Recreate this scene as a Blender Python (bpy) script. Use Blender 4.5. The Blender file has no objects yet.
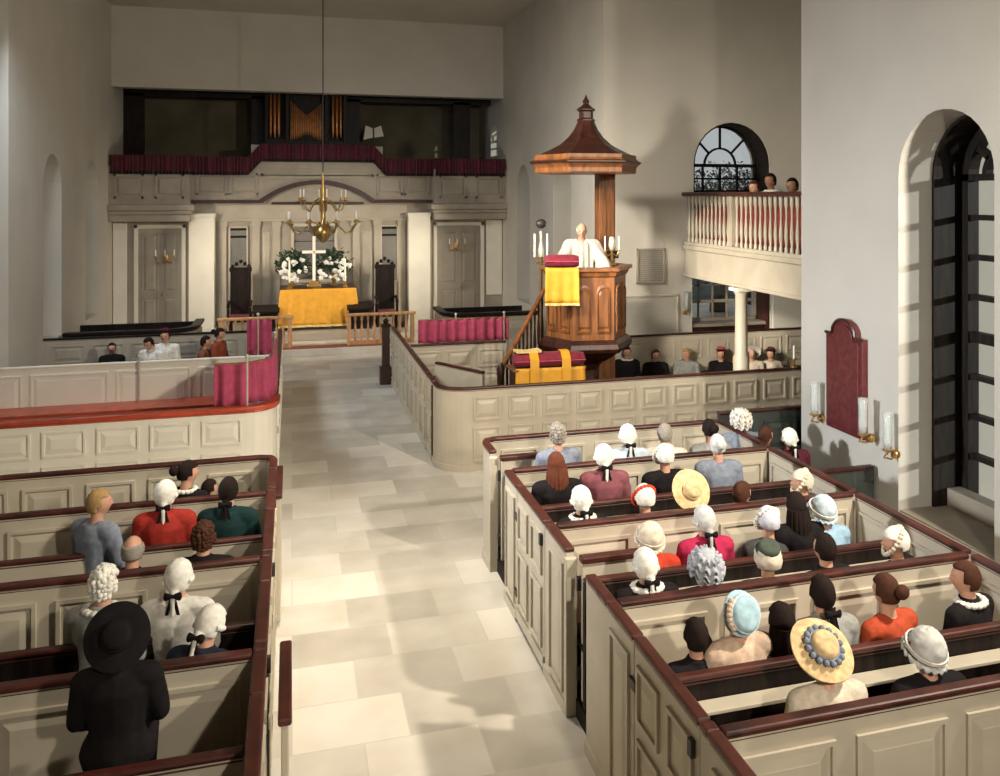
import bpy, bmesh, math, random
from mathutils import Vector, Matrix, noise, Euler
random.seed(7)
PI = math.pi
scene = bpy.context.scene
COL = scene.collection

# ------------------------------------------------------------------ camera (gallery eye, level, shifted lens)
YAW = math.atan(256/880)
SN, CS = math.sin(YAW), math.cos(YAW)
EYE = 3.5
cam_d = bpy.data.cameras.new('camera'); cam = bpy.data.objects.new('camera', cam_d); COL.objects.link(cam)
cam.location = (0, 0, EYE); cam.rotation_euler = (PI/2, 0, -YAW)
cam_d.sensor_width = 36; cam_d.lens = 31.68; cam_d.shift_x = -0.048; cam_d.shift_y = -0.193
cam_d.clip_start = 0.1; cam_d.clip_end = 200
scene.camera = cam

def on_y(u, v, Y):
    a = (u-548)/880; d = Y/(CS-a*SN); l = a*d
    return Vector((l*CS+d*SN, Y, EYE-(v-195)*d/880))
def on_x(u, v, X):
    a = (u-548)/880; d = X/(a*CS+SN); l = a*d
    return Vector((X, d*CS-l*SN, EYE-(v-195)*d/880))
def on_z(u, v, Z):
    d = (EYE-Z)*880/(v-195); l = (u-548)/880*d
    return Vector((l*CS+d*SN, d*CS-l*SN, Z))

# ------------------------------------------------------------------ materials
def mat(name, col, rough=0.6, metal=0.0, var=0.08, scale=6.0, kind='noise', col2=None, bump=0.0, sheen=0, emit=None, spec=0.5, coords='Object', stretch=(1, 1, 1), detail=4):
    m = bpy.data.materials.new(name); m.use_nodes = True
    nt = m.node_tree; b = nt.nodes['Principled BSDF']
    b.inputs['Roughness'].default_value = rough; b.inputs['Metallic'].default_value = metal
    b.inputs['Specular IOR Level'].default_value = spec
    if sheen: b.inputs['Sheen Weight'].default_value = sheen
    tc = nt.nodes.new('ShaderNodeTexCoord'); mp = nt.nodes.new('ShaderNodeMapping')
    mp.inputs['Scale'].default_value = stretch
    nt.links.new(tc.outputs[coords], mp.inputs[0])
    if kind == 'wood':
        t = nt.nodes.new('ShaderNodeTexNoise'); t.inputs['Scale'].default_value = scale
        t.inputs['Detail'].default_value = 6; t.inputs['Distortion'].default_value = 0.6
        mp.inputs['Scale'].default_value = stretch if stretch != (1, 1, 1) else (5, 5, 0.6)
    elif kind == 'voronoi':
        t = nt.nodes.new('ShaderNodeTexVoronoi'); t.inputs['Scale'].default_value = scale
    else:
        t = nt.nodes.new('ShaderNodeTexNoise'); t.inputs['Scale'].default_value = scale; t.inputs['Detail'].default_value = detail
    nt.links.new(mp.outputs[0], t.inputs['Vector'])
    r = nt.nodes.new('ShaderNodeValToRGB')
    c2 = col2 or tuple(max(0, c*(1-2.2*var)) for c in col)
    c1 = tuple(min(1, c*(1+var)) for c in col)
    r.color_ramp.elements[0].position = 0.3; r.color_ramp.elements[1].position = 0.7
    r.color_ramp.elements[0].color = (*c2, 1); r.color_ramp.elements[1].color = (*c1, 1)
    nt.links.new(t.outputs[0], r.inputs[0]); nt.links.new(r.outputs[0], b.inputs['Base Color'])
    if bump:
        bp = nt.nodes.new('ShaderNodeBump'); bp.inputs['Strength'].default_value = bump; bp.inputs['Distance'].default_value = 0.01
        nt.links.new(t.outputs[0], bp.inputs['Height']); nt.links.new(bp.outputs[0], b.inputs['Normal'])
    return m

def floor_mat():
    m = bpy.data.materials.new('stone_flags'); m.use_nodes = True; nt = m.node_tree; b = nt.nodes['Principled BSDF']
    tc = nt.nodes.new('ShaderNodeTexCoord'); br = nt.nodes.new('ShaderNodeTexBrick')
    br.inputs['Scale'].default_value = 1.0; br.offset = 0.4
    br.inputs['Brick Width'].default_value = 0.74; br.inputs['Row Height'].default_value = 0.52
    br.inputs['Mortar Size'].default_value = 0.006; br.inputs['Mortar Smooth'].default_value = 0.4
    br.inputs['Color1'].default_value = (0.68, 0.635, 0.55, 1); br.inputs['Color2'].default_value = (0.44, 0.405, 0.34, 1)
    br.inputs['Mortar'].default_value = (0.53, 0.49, 0.42, 1)
    nt.links.new(tc.outputs['Object'], br.inputs['Vector'])
    n = nt.nodes.new('ShaderNodeTexNoise'); n.inputs['Scale'].default_value = 2.3; n.inputs['Detail'].default_value = 6
    nt.links.new(tc.outputs['Object'], n.inputs['Vector'])
    mx = nt.nodes.new('ShaderNodeMix'); mx.data_type = 'RGBA'; mx.blend_type = 'OVERLAY'; mx.inputs[0].default_value = 0.35
    nt.links.new(br.outputs['Color'], mx.inputs[6]); nt.links.new(n.outputs['Fac'], mx.inputs[7])
    nt.links.new(mx.outputs[2], b.inputs['Base Color'])
    b.inputs['Roughness'].default_value = 0.42
    return m

def text_mat(name, paper, ink, rows, cols):
    """small illegible lines of lettering"""
    m = bpy.data.materials.new(name); m.use_nodes = True; nt = m.node_tree; b = nt.nodes['Principled BSDF']
    tc = nt.nodes.new('ShaderNodeTexCoord'); mp = nt.nodes.new('ShaderNodeMapping'); mp.inputs['Scale'].default_value = (cols, 1, rows)
    nt.links.new(tc.outputs['Object'], mp.inputs[0])
    w = nt.nodes.new('ShaderNodeTexWave'); w.bands_direction = 'Z'; w.inputs['Scale'].default_value = 0.314
    nt.links.new(mp.outputs[0], w.inputs['Vector'])
    wn = nt.nodes.new('ShaderNodeTexNoise'); wn.inputs['Scale'].default_value = 1.7; wn.inputs['Detail'].default_value = 1
    nt.links.new(mp.outputs[0], wn.inputs['Vector'])
    a = nt.nodes.new('ShaderNodeMath'); a.operation = 'MULTIPLY'
    nt.links.new(w.outputs['Fac'], a.inputs[0]); nt.links.new(wn.outputs['Fac'], a.inputs[1])
    r = nt.nodes.new('ShaderNodeValToRGB'); r.color_ramp.elements[0].position = 0.27; r.color_ramp.elements[1].position = 0.33
    r.color_ramp.elements[0].color = (*paper, 1); r.color_ramp.elements[1].color = (*ink, 1)
    nt.links.new(a.outputs[0], r.inputs[0]); nt.links.new(r.outputs[0], b.inputs['Base Color'])
    b.inputs['Roughness'].default_value = 0.5
    return m

M = {}
M['plaster'] = mat('plaster', (0.58, 0.55, 0.485), 0.85, var=0.03, scale=1.2)
M['plaster_grey'] = mat('plaster_grey', (0.52, 0.50, 0.45), 0.85, var=0.03, scale=1.2)
M['cream'] = mat('cream_paint', (0.51, 0.455, 0.355), 0.45, var=0.05, scale=3)
M['cream_dark'] = mat('putty_paint', (0.36, 0.315, 0.25), 0.5, var=0.06, scale=3)
M['joinery'] = mat('stone_coloured_joinery', (0.43, 0.38, 0.30), 0.5, var=0.05, scale=3)
M['white_paint'] = mat('white_paint', (0.78, 0.74, 0.63), 0.5, var=0.03, scale=2)
M['rail'] = mat('maroon_rail_wood', (0.07, 0.017, 0.011), 0.42, var=0.3, scale=3, kind='wood', stretch=(1.5, 1.5, 6))
M['red_rail'] = mat('red_rail_wood', (0.48, 0.075, 0.035), 0.35, var=0.2, scale=3, kind='wood', stretch=(1.5, 1.5, 6))
M['oak'] = mat('oak', (0.205, 0.078, 0.025), 0.4, var=0.25, scale=3, kind='wood')
M['walnut'] = mat('walnut', (0.042, 0.012, 0.007), 0.38, var=0.3, scale=3, kind='wood')
M['rail_oak'] = mat('rail_oak', (0.55, 0.30, 0.14), 0.4, var=0.2, scale=3, kind='wood')
M['black_wood'] = mat('black_wood', (0.016, 0.011, 0.010), 0.4, var=0.3, scale=4, kind='wood', spec=0.15)
M['dark_frame'] = mat('dark_window_wood', (0.022, 0.016, 0.013), 0.5, var=0.3, scale=4, kind='wood', spec=0.15)
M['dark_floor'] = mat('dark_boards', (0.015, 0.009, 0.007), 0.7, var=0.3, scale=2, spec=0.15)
M['cushion'] = mat('dark_cushion', (0.03, 0.008, 0.008), 0.85, var=0.25, scale=8)
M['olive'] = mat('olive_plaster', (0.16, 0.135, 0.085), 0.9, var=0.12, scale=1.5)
M['pink'] = mat('rose_curtain', (0.42, 0.055, 0.12), 0.8, var=0.12, scale=12, sheen=0.1)
M['velvet'] = mat('crimson_velvet', (0.20, 0.010, 0.028), 0.8, var=0.15, scale=14, sheen=0.08)
M['maroon_cloth'] = mat('maroon_cloth', (0.075, 0.005, 0.014), 0.8, var=0.2, scale=10)
M['yellow'] = mat('yellow_silk', (0.68, 0.33, 0.02), 0.55, var=0.06, scale=9)
M['fringe'] = mat('gold_fringe', (0.78, 0.60, 0.22), 0.7, var=0.2, scale=60)
M['brass'] = mat('brass', (0.62, 0.40, 0.14), 0.28, metal=0.9, var=0.1, scale=10)
M['gilt'] = mat('gilt_pipe', (0.55, 0.23, 0.08), 0.35, metal=0.6, var=0.12, scale=8)
M['wax'] = mat('candle_wax', (0.87, 0.84, 0.74), 0.5, var=0.02)
M['silver'] = mat('pale_metal', (0.75, 0.72, 0.62), 0.3, metal=0.6, var=0.05)
M['leaf'] = mat('leaf', (0.03, 0.07, 0.03), 0.6, var=0.4, scale=9)
M['flower'] = mat('white_petal', (0.85, 0.84, 0.78), 0.6, var=0.04, scale=20)
M['iron'] = mat('iron', (0.03, 0.028, 0.026), 0.5, var=0.2)
M['plaque'] = mat('plaque_maroon', (0.115, 0.018, 0.02), 0.45, var=0.2, scale=18)
M['slate'] = text_mat('grey_inscription', (0.30, 0.28, 0.24), (0.20, 0.185, 0.16), 26, 16)
M['marble'] = text_mat('pale_inscription', (0.60, 0.575, 0.50), (0.54, 0.515, 0.45), 26, 14)
M['commandment'] = text_mat('tablet_inscription', (0.035, 0.035, 0.035), (0.36, 0.34, 0.30), 55, 60)
M['carpet'] = mat('red_carpet', (0.25, 0.07, 0.04), 0.95, var=0.2, scale=14)
M['floor'] = floor_mat()
M['bark'] = mat('bark', (0.06, 0.045, 0.032), 0.9, var=0.3, scale=5)
M['lawn'] = mat('lawn', (0.035, 0.05, 0.05), 0.95, var=0.3, scale=2)
M['brick'] = mat('far_brick', (0.30, 0.13, 0.085), 0.9, var=0.2, scale=4)
M['skin'] = mat('skin', (0.56, 0.30, 0.195), 0.5, var=0.06, scale=9)
M['skin_dark'] = mat('skin_tan', (0.30, 0.15, 0.09), 0.5, var=0.06, scale=9)
M['eye'] = mat('eye', (0.05, 0.035, 0.03), 0.2, var=0.1)
gl = bpy.data.materials.new('window_glass'); gl.use_nodes = True
nt = gl.node_tree; nt.nodes.clear()
out = nt.nodes.new('ShaderNodeOutputMaterial'); tr = nt.nodes.new('ShaderNodeBsdfTransparent'); gs = nt.nodes.new('ShaderNodeBsdfGlossy')
gs.inputs['Roughness'].default_value = 0.05; gs.inputs['Color'].default_value = (0.8, 0.85, 0.9, 1); tr.inputs['Color'].default_value = (0.93, 0.95, 0.95, 1)
mx = nt.nodes.new('ShaderNodeMixShader'); mx.inputs[0].default_value = 0.06
nt.links.new(tr.outputs[0], mx.inputs[1]); nt.links.new(gs.outputs[0], mx.inputs[2]); nt.links.new(mx.outputs[0], out.inputs[0])
M['glass'] = gl
CLOTH = {}
def cloth(name, col, var=0.12, scale=10, rough=0.85):
    if name not in CLOTH: CLOTH[name] = mat('cloth_'+name, col, rough, var=var, scale=scale, spec=0.12)
    return CLOTH[name]
for n, c in dict(white=(0.72, 0.69, 0.62), linen=(0.52, 0.49, 0.43), red=(0.36, 0.035, 0.025), crimson=(0.42, 0.025, 0.08), mauve=(0.23, 0.08, 0.095), navy=(0.02, 0.025, 0.045),
                 black=(0.013, 0.011, 0.012), green=(0.012, 0.035, 0.035), blue=(0.30, 0.45, 0.58), bluegrey=(0.22, 0.25, 0.31), grey=(0.30, 0.30, 0.28),
                 charcoal=(0.06, 0.06, 0.058), brown=(0.19, 0.075, 0.045), rust=(0.25, 0.06, 0.03), peach=(0.62, 0.45, 0.33), orange=(0.43, 0.07, 0.03),
                 lightblue=(0.52, 0.62, 0.68), lilac=(0.60, 0.60, 0.68), cream=(0.66, 0.57, 0.45), straw=(0.70, 0.50, 0.27), moss=(0.07, 0.085, 0.065),
                 scarlet=(0.58, 0.06, 0.03), skyblue=(0.38, 0.55, 0.62), pinkred=(0.45, 0.07, 0.10), wig=(0.80, 0.78, 0.70), silverwig=(0.55, 0.55, 0.52),
                 blond=(0.40, 0.26, 0.11), greyhair=(0.30, 0.27, 0.23), plum=(0.10, 0.02, 0.035), ash=(0.42, 0.44, 0.48), darkhair=(0.018, 0.011, 0.009),
                 brownhair=(0.07, 0.028, 0.017), auburn=(0.13, 0.04, 0.022)).items():
    cloth(n, c, var=0.1 if n != 'straw' else 0.15, scale=25)

# ------------------------------------------------------------------ mesh builder
class MB:
    def __init__(s): s.v = []; s.f = []
    def add(s, vs, fs):
        o = len(s.v); s.v += [tuple(p) for p in vs]; s.f += [tuple(i+o for i in f) for f in fs]; return s
    def box(s, x0, x1, y0, y1, z0, z1):
        x0, x1 = sorted((x0, x1)); y0, y1 = sorted((y0, y1)); z0, z1 = sorted((z0, z1))
        return s.add([(x0,y0,z0),(x1,y0,z0),(x1,y1,z0),(x0,y1,z0),(x0,y0,z1),(x1,y0,z1),(x1,y1,z1),(x0,y1,z1)],
                     [(0,3,2,1),(4,5,6,7),(0,1,5,4),(1,2,6,5),(2,3,7,6),(3,0,4,7)])
    def rings(s, rings, cap=True, closed=True):
        n = len(rings[0]); vs = [p for r in rings for p in r]; fs = []
        for i in range(len(rings)-1):
            for j in range(n if closed else n-1):
                k = (j+1) % n
                fs.append((i*n+j, i*n+k, (i+1)*n+k, (i+1)*n+j))
        if cap:
            fs.append(tuple(range(n-1, -1, -1))); fs.append(tuple((len(rings)-1)*n+j for j in range(n)))
        return s.add(vs, fs)
    def lathe(s, prof, c=(0, 0, 0), n=16, rot=0.0, sq=(1, 1)):
        return s.rings([[(c[0]+r*sq[0]*math.cos(rot+2*PI*j/n), c[1]+r*sq[1]*math.sin(rot+2*PI*j/n), c[2]+z) for j in range(n)] for r, z in prof])
    def tube(s, pts, rad, n=8, flat=1.0):
        pts = [Vector(p) for p in pts]; rs = rad if isinstance(rad, (list, tuple)) else [rad]*len(pts)
        rings = []; up = None
        for i, p in enumerate(pts):
            t = (pts[min(i+1, len(pts)-1)]-pts[max(i-1, 0)]).normalized()
            if up is None:
                up = Vector((0, 0, 1)) if abs(t.z) < 0.9 else Vector((0, 1, 0))
            a = t.cross(up)
            if a.length < 1e-4: a = t.cross(Vector((1, 0, 0)))
            a.normalize(); b = a.cross(t).normalized(); up = b
            rings.append([p+(a*math.cos(2*PI*j/n)+b*flat*math.sin(2*PI*j/n))*rs[i] for j in range(n)])
        return s.rings(rings)
    def ball(s, c, r, n=10, m=7):
        rx, ry, rz = r if isinstance(r, (tuple, list)) else (r, r, r)
        return s.rings([[(c[0]+rx*math.sin(th)*math.cos(2*PI*j/n), c[1]+ry*math.sin(th)*math.sin(2*PI*j/n), c[2]-rz*math.cos(th)) for j in range(n)]
                        for th in [0.02+(PI-0.04)*i/m for i in range(m+1)]])
    def cone(s, a, b, ra, rb, n=12): return s.tube([a, b], [ra, rb], n)
    def prism(s, poly, fn, d0, d1):
        """poly of 2D points; fn(p,q,d)->3D"""
        n = len(poly)
        vs = [fn(p, q, d0) for p, q in poly]+[fn(p, q, d1) for p, q in poly]
        fs = [tuple(range(n-1, -1, -1)), tuple(range(n, 2*n))]+[(i, (i+1) % n, n+(i+1) % n, n+i) for i in range(n)]
        return s.add(vs, fs)
    def ribbon(s, path, w, z0, z1):
        """vertical wall / rail following an XY path, width w"""
        P = [Vector((p[0], p[1])) for p in path]; L = []; R = []
        for i, p in enumerate(P):
            t0 = (P[i]-P[i-1]).normalized() if i > 0 else None
            t1 = (P[i+1]-P[i]).normalized() if i < len(P)-1 else None
            t = t0 if t1 is None else t1 if t0 is None else (t0+t1).normalized()
            k = 1.0 if (t0 is None or t1 is None) else 1/max(0.5, t.dot(t1))
            nn = Vector((-t.y, t.x))*w/2*k
            L.append(p+nn); R.append(p-nn)
        rings = [[(r.x, r.y, z0), (l.x, l.y, z0), (l.x, l.y, z1), (r.x, r.y, z1)] for l, r in zip(L, R)]
        return s.rings(rings)
    def build(s, name, m, parent=None, bevel=0.0, smooth=False, world=True, segs=2):
        me = bpy.data.meshes.new(name)
        off = Vector((0, 0, 0))
        if parent is not None and world:
            q = parent
            while q is not None: off += q.location; q = q.parent
        me.from_pydata([tuple(Vector(p)-off) for p in s.v], [], s.f)
        bm = bmesh.new(); bm.from_mesh(me); bmesh.ops.recalc_face_normals(bm, faces=bm.faces); bm.to_mesh(me); bm.free()
        me.materials.append(M[m] if isinstance(m, str) else m)
        if smooth:
            for p in me.polygons: p.use_smooth = True
        o = bpy.data.objects.new(name, me); COL.objects.link(o)
        if parent is not None: o.parent = parent
        if bevel:
            b = o.modifiers.new('bevel', 'BEVEL'); b.width = bevel; b.segments = segs; b.limit_method = 'ANGLE'
        if smooth and bevel == 0:
            try:
                me.set_sharp_from_angle(angle=math.radians(50))
            except Exception: pass
        return o

def empty(name, loc, label=None, cat=None, group=None, kind=None, rz=0):
    o = bpy.data.objects.new(name, None); COL.objects.link(o); o.location = loc; o.rotation_euler = (0, 0, rz); o.empty_display_size = 0.1
    return tag(o, label, cat, group, kind)
def tag(o, label=None, cat=None, group=None, kind=None):
    if label: o['label'] = label
    if cat: o['category'] = cat
    if group: o['group'] = group
    if kind: o['kind'] = kind
    return o
def S(o, label=None): return tag(o, label, None, None, 'structure')
def centre_origin(o, p):
    p = Vector(p)
    for v in o.data.vertices: v.co -= p
    o.location = p
    return o
def copy_tree(o, parent=None):
    c = o.copy(); COL.objects.link(c)
    if parent is not None: c.parent = parent
    for ch in list(o.children): copy_tree(ch, c)
    return c
def solid(o, t=0.01, off=0):
    m = o.modifiers.new('solid', 'SOLIDIFY'); m.thickness = t; m.offset = off; return o
def bake(o, mods):
    """apply modifiers and return the evaluated mesh"""
    for kind, kw in mods:
        m = o.modifiers.new(kind, kind)
        for k, v in kw.items(): setattr(m, k, v)
    bpy.context.view_layer.update()
    dg = bpy.context.evaluated_depsgraph_get(); dg.update()
    me = bpy.data.meshes.new_from_object(o.evaluated_get(dg))
    return me
def cut(o, cutters):
    for c in cutters:
        m = o.modifiers.new('cut', 'BOOLEAN'); m.operation = 'DIFFERENCE'; m.solver = 'EXACT'; m.object = c
    bpy.context.view_layer.update()
    dg = bpy.context.evaluated_depsgraph_get()
    me = bpy.data.meshes.new_from_object(o.evaluated_get(dg))
    o.modifiers.clear(); o.data = me
    for c in cutters: bpy.data.objects.remove(c)
    return o
def arch_poly(c, hw, z0, zs, n=16):
    return [(c-hw, z0), (c+hw, z0)]+[(c+hw*math.cos(PI*i/n), zs+hw*math.sin(PI*i/n)) for i in range(n+1)]
FX = lambda p, q, d: (d, p, q)      # profile in the YZ plane, extruded along X
FY = lambda p, q, d: (p, d, q)      # profile in the XZ plane, extruded along Y

# ------------------------------------------------------------------ room shell
WX0, WX1 = -4.02, 5.3           # chancel and nave side walls
YT, YC, YE = 8.39, 14.7, 22.5   # transept west edge, transept east wall, east wall
CEIL = 7.9
S(MB().box(-14, 14, -3, 26, -0.2, 0).build('floor', 'floor'))
S(MB().box(-14, 12, -3, 27, CEIL, CEIL+0.2).build('ceiling', 'plaster'))

def arched_hole_x(x0, x1, yc, hw, z0, zs):
    return MB().prism(arch_poly(yc, hw, z0, zs), FX, x0, x1).build('cutter', 'plaster')
def arched_hole_y(y0, y1, xc, hw, z0, zs):
    return MB().prism(arch_poly(xc, hw, z0, zs), FY, y0, y1).build('cutter', 'plaster')
NW = [(6.23, 0.57), (2.2, 0.57), (-1.4, 0.57)]          # nave windows: centre Y, half width
w = MB().box(WX1, WX1+0.85, -3, YT, 0, CEIL).build('wall_south', 'plaster_grey')
S(cut(w, [arched_hole_x(WX1-0.1, WX1+1.0, c, h, 0.62, 3.66) for c, h in NW]))
# chancel south wall with two windows
CW = [(20.35, 0.62), (17.2, 0.62)]
w = MB().box(WX1, WX1+0.6, YC+0.69, YE+4, 0, CEIL).build('wall_chancel_south', 'plaster')
S(cut(w, [arched_hole_x(WX1-0.1, WX1+0.8, c, h, 0.95, 3.6) for c, h in CW]+[arched_hole_x(WX1-0.1, WX1+0.8, 23.45, 0.45, 4.55, 5.0)]))
w = MB().box(WX0-0.6, WX0, YC, YE+4, 0, CEIL).build('wall_chancel_north', 'plaster')
S(cut(w, [arched_hole_x(WX0-0.8, WX0+0.1, c, h, 0.95, 3.6) for c, h in CW]))
# transept east walls
w = MB().box(WX1, 11.2, YC, YC+0.7, 0, CEIL).build('wall_transept_east', 'plaster')
rect = MB().box(7.02, 8.62, YC-0.1, YC+0.9, 0.8, 2.1).build('cutter', 'plaster')
S(cut(w, [arched_hole_y(YC-0.1, YC+0.9, 7.83, 0.78, 3.25, 4.06), rect]))
S(MB().box(-12, WX0-0.6, YC, YC+0.6, 0, CEIL).build('wall_north_transept_east', 'plaster'))
S(MB().box(10.6, 11.2, YT, YC, 0, CEIL).build('wall_transept_south', 'plaster'))
S(MB().box(WX1+0.7, 11.2, YT-0.6, YT, 0, CEIL).build('wall_transept_west', 'plaster'))
S(MB().box(-4.7, 6.0, -3.4, -3, 0, CEIL).build('wall_west', 'plaster'))
w = MB().box(-4.7, WX0, -3, YT, 0, CEIL).build('wall_north', 'plaster')
S(cut(w, [arched_hole_x(WX0-0.9, WX0+0.1, c, h, 0.62, 3.66) for c, h in ((6.23, 0.57), (2.2, 0.57), (-1.4, 0.57))]))
S(MB().box(-12.6, -12, -3, YC+0.6, 0, CEIL).build('wall_north_transept', 'plaster'))

# ---- windows -------------------------------------------------------
def sash(name, plane, at, c, hw, z0, zs, cols, rows, fmat='dark_frame', fw=0.07, bar=0.028, arch=True, dep=0.08, inner=0.5):
    """frame (thing) > frame ring, muntins, glass. plane 'x' or 'y'; at = plane coordinate"""
    F_ = FX if plane == 'x' else FY
    P = (lambda a, z, d: (at+d, a, z)) if plane == 'x' else (lambda a, z, d: (a, at+d, z))
    root = empty(name, P(c, z0, 0), kind='structure')
    def bx(mb, a0, a1, d0, d1, q0, q1):
        p = P(a0, q0, d0); q = P(a1, q1, d1); mb.box(p[0], q[0], p[1], q[1], p[2], q[2])
    f = MB()
    bx(f, c-hw, c-hw+fw, 0, dep, z0, zs); bx(f, c+hw-fw, c+hw, 0, dep, z0, zs); bx(f, c-hw, c+hw, 0, dep, z0, z0+fw)
    bx(f, c-hw, c+hw, 0, dep, zs-0.03, zs+0.03)
    if arch:
        n = 18
        for i in range(n):
            a0, a1 = PI*i/n, PI*(i+1)/n
            pol = [(c+r*math.cos(a), zs+r*math.sin(a)) for r, a in ((hw-fw, a0), (hw, a0), (hw, a1), (hw-fw, a1))]
            f.prism(pol, lambda p, q, d: P(p, q, d), 0, dep)
    f.build('frame', fmat, root)
    g = MB()
    for i in range(1, cols):
        a = c-hw+fw+(2*hw-2*fw)*i/cols; bx(g, a-bar/2, a+bar/2, 0.02, dep-0.02, z0, zs)
    for i in range(1, rows):
        z = z0+fw+(zs-z0-fw)*i/rows; k = bar*(1.9 if i == rows//2 else 1); bx(g, c-hw, c+hw, 0.02, dep-0.02, z-k/2, z+k/2)
    if arch:
        n = 12; r0 = inner*hw
        for i in range(n):
            a0, a1 = PI*i/n, PI*(i+1)/n
            pol = [(c+r*math.cos(a), zs+r*math.sin(a)) for r, a in ((r0-bar/2, a0), (r0+bar/2, a0), (r0+bar/2, a1), (r0-bar/2, a1))]
            g.prism(pol, lambda p, q, d: P(p, q, d), 0.02, dep-0.02)
        for a in (PI/5, 2*PI/5, 3*PI/5, 4*PI/5) if hw < 0.7 else (PI/4, PI/2, 3*PI/4):
            d = Vector((math.cos(a), math.sin(a))); nn = Vector((-d.y, d.x))*bar/2
            pol = [tuple(Vector((c, zs))+d*r0+nn), tuple(Vector((c, zs))+d*r0-nn), tuple(Vector((c, zs))+d*(hw-0.02)-nn), tuple(Vector((c, zs))+d*(hw-0.02)+nn)]
            g.prism(pol, lambda p, q, d2: P(p, q, d2), 0.02, dep-0.02)
    g.build('muntins', fmat, root)
    gm = MB(); pol = arch_poly(c, hw-0.01, z0+0.01, zs) if arch else [(c-hw+.01, z0+.01), (c+hw-.01, z0+.01), (c+hw-.01, zs-.01), (c-hw+.01, zs-.01)]
    gm.prism(pol, lambda p, q, d: P(p, q, d), dep/2-0.003, dep/2+0.003)
    gm.build('pane', 'glass', root)
    return root
def add_lining(root, plane, d0, d1, c, hw, z0, zs, t=0.03):
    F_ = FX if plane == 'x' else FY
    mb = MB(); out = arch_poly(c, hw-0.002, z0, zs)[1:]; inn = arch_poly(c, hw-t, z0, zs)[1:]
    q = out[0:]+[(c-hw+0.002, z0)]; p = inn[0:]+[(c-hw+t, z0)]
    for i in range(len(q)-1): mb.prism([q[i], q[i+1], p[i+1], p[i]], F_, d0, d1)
    mb.build('added_lining', 'dark_frame', root)  # dark lining added to darken the reveal
for i, (c, h) in enumerate(NW):
    r = sash('window_%d' % (i+1), 'x', WX1+0.66, c, h, 0.62, 3.66, 2, 8, fw=0.12, dep=0.12, bar=0.05)
    add_lining(r, 'x', WX1+0.36, WX1+0.66, c, h, 0.62, 3.66)
    MB().box(WX1+0.50, WX1+0.66, c-h+0.03, c+h-0.03, 0.62, 0.80).build('stool', 'cream_dark', r, 0.01)
    MB().box(WX1+0.01, WX1+0.50, c-h, c+h, 0.62, 0.635).build('sill', 'cream_dark', r)
for i, (c, h) in enumerate(CW):
    sash('window_%d' % (4+i), 'x', WX1+0.42, c, h, 0.95, 3.6, 3, 7, fmat='white_paint', fw=0.06)
    sash('window_%d' % (6+i), 'x', WX0-0.5, c, h, 0.95, 3.6, 3, 7, fmat='white_paint', fw=0.06)
sash('window_10', 'x', WX1+0.2, 23.45, 0.45, 4.55, 5.0, 2, 2, fmat='white_paint', fw=0.05)
r = sash('window_8', 'y', YC+0.45, 7.83, 0.78, 3.25, 4.06, 4, 3, fw=0.06, bar=0.035, inner=0.42)
add_lining(r, 'y', YC+0.02, YC+0.45, 7.83, 0.78, 3.25, 4.06)
r = sash('window_9', 'y', YC+0.45, 7.82, 0.80, 1.12, 2.1, 5, 3, fmat='cream_dark', fw=0.06, bar=0.03, arch=False)
MB().box(8.58, 8.62, YC+0.02, YC+0.45, 0.8, 2.1).box(7.02, 8.62, YC+0.02, YC+0.45, 2.06, 2.1).build('added_lining', 'walnut', r)  # dark right side and top added so this reveal stays dark
MB().box(7.02, 8.62, YC+0.1, YC+0.5, 1.06, 1.12).build('sill', 'cream_dark', r, 0.01)
MB().box(7.02, 8.62, YC+0.1, YC+0.14, 0.8, 1.06).build('apron', 'walnut', r, 0.01)

# ---- east wall joinery ----------------------------------------------
LOFT = 4.15
S(MB().box(WX0, WX1, YE, YE+0.5, 0, LOFT).build('wall_east', 'cream_dark'))
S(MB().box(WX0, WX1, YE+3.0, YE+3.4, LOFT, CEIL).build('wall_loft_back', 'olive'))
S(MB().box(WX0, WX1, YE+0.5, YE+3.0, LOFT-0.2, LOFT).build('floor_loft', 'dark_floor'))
S(MB().box(WX0, WX1, YE-0.1, YE+0.3, 6.02, CEIL).build('wall_over_loft', 'plaster'))
lm = MB()
for a, b in ((WX0, -3.55), (-1.0, -0.62), (1.28, 1.75), (4.25, 4.72)):
    lm.box(a, b, YE+1.4, YE+1.55, LOFT, 6.05)
lm.box(WX0, WX1, YE+1.4, YE+1.55, 5.98, 6.4)
S(lm.build('trim_loft_screen', 'black_wood'))

pan = MB()
def frame_y(mb, x0, x1, z0, z1, y, w=0.045, d=0.025):
    mb.box(x0, x1, y-d, y, z0, z0+w); mb.box(x0, x1, y-d, y, z1-w, z1); mb.box(x0, x0+w, y-d, y, z0, z1); mb.box(x1-w, x1, y-d, y, z0, z1)
def raised_y(mb, x0, x1, z0, z1, y, d=0.02, e=0.05):
    mb.add([(x0, y, z0), (x1, y, z0), (x1, y, z1), (x0, y, z1), (x0+e, y-d, z0+e), (x1-e, y-d, z0+e), (x1-e, y-d, z1-e), (x0+e, y-d, z1-e)],
           [(4, 5, 6, 7), (0, 1, 5, 4), (1, 2, 6, 5), (2, 3, 7, 6), (3, 0, 4, 7)])
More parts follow.
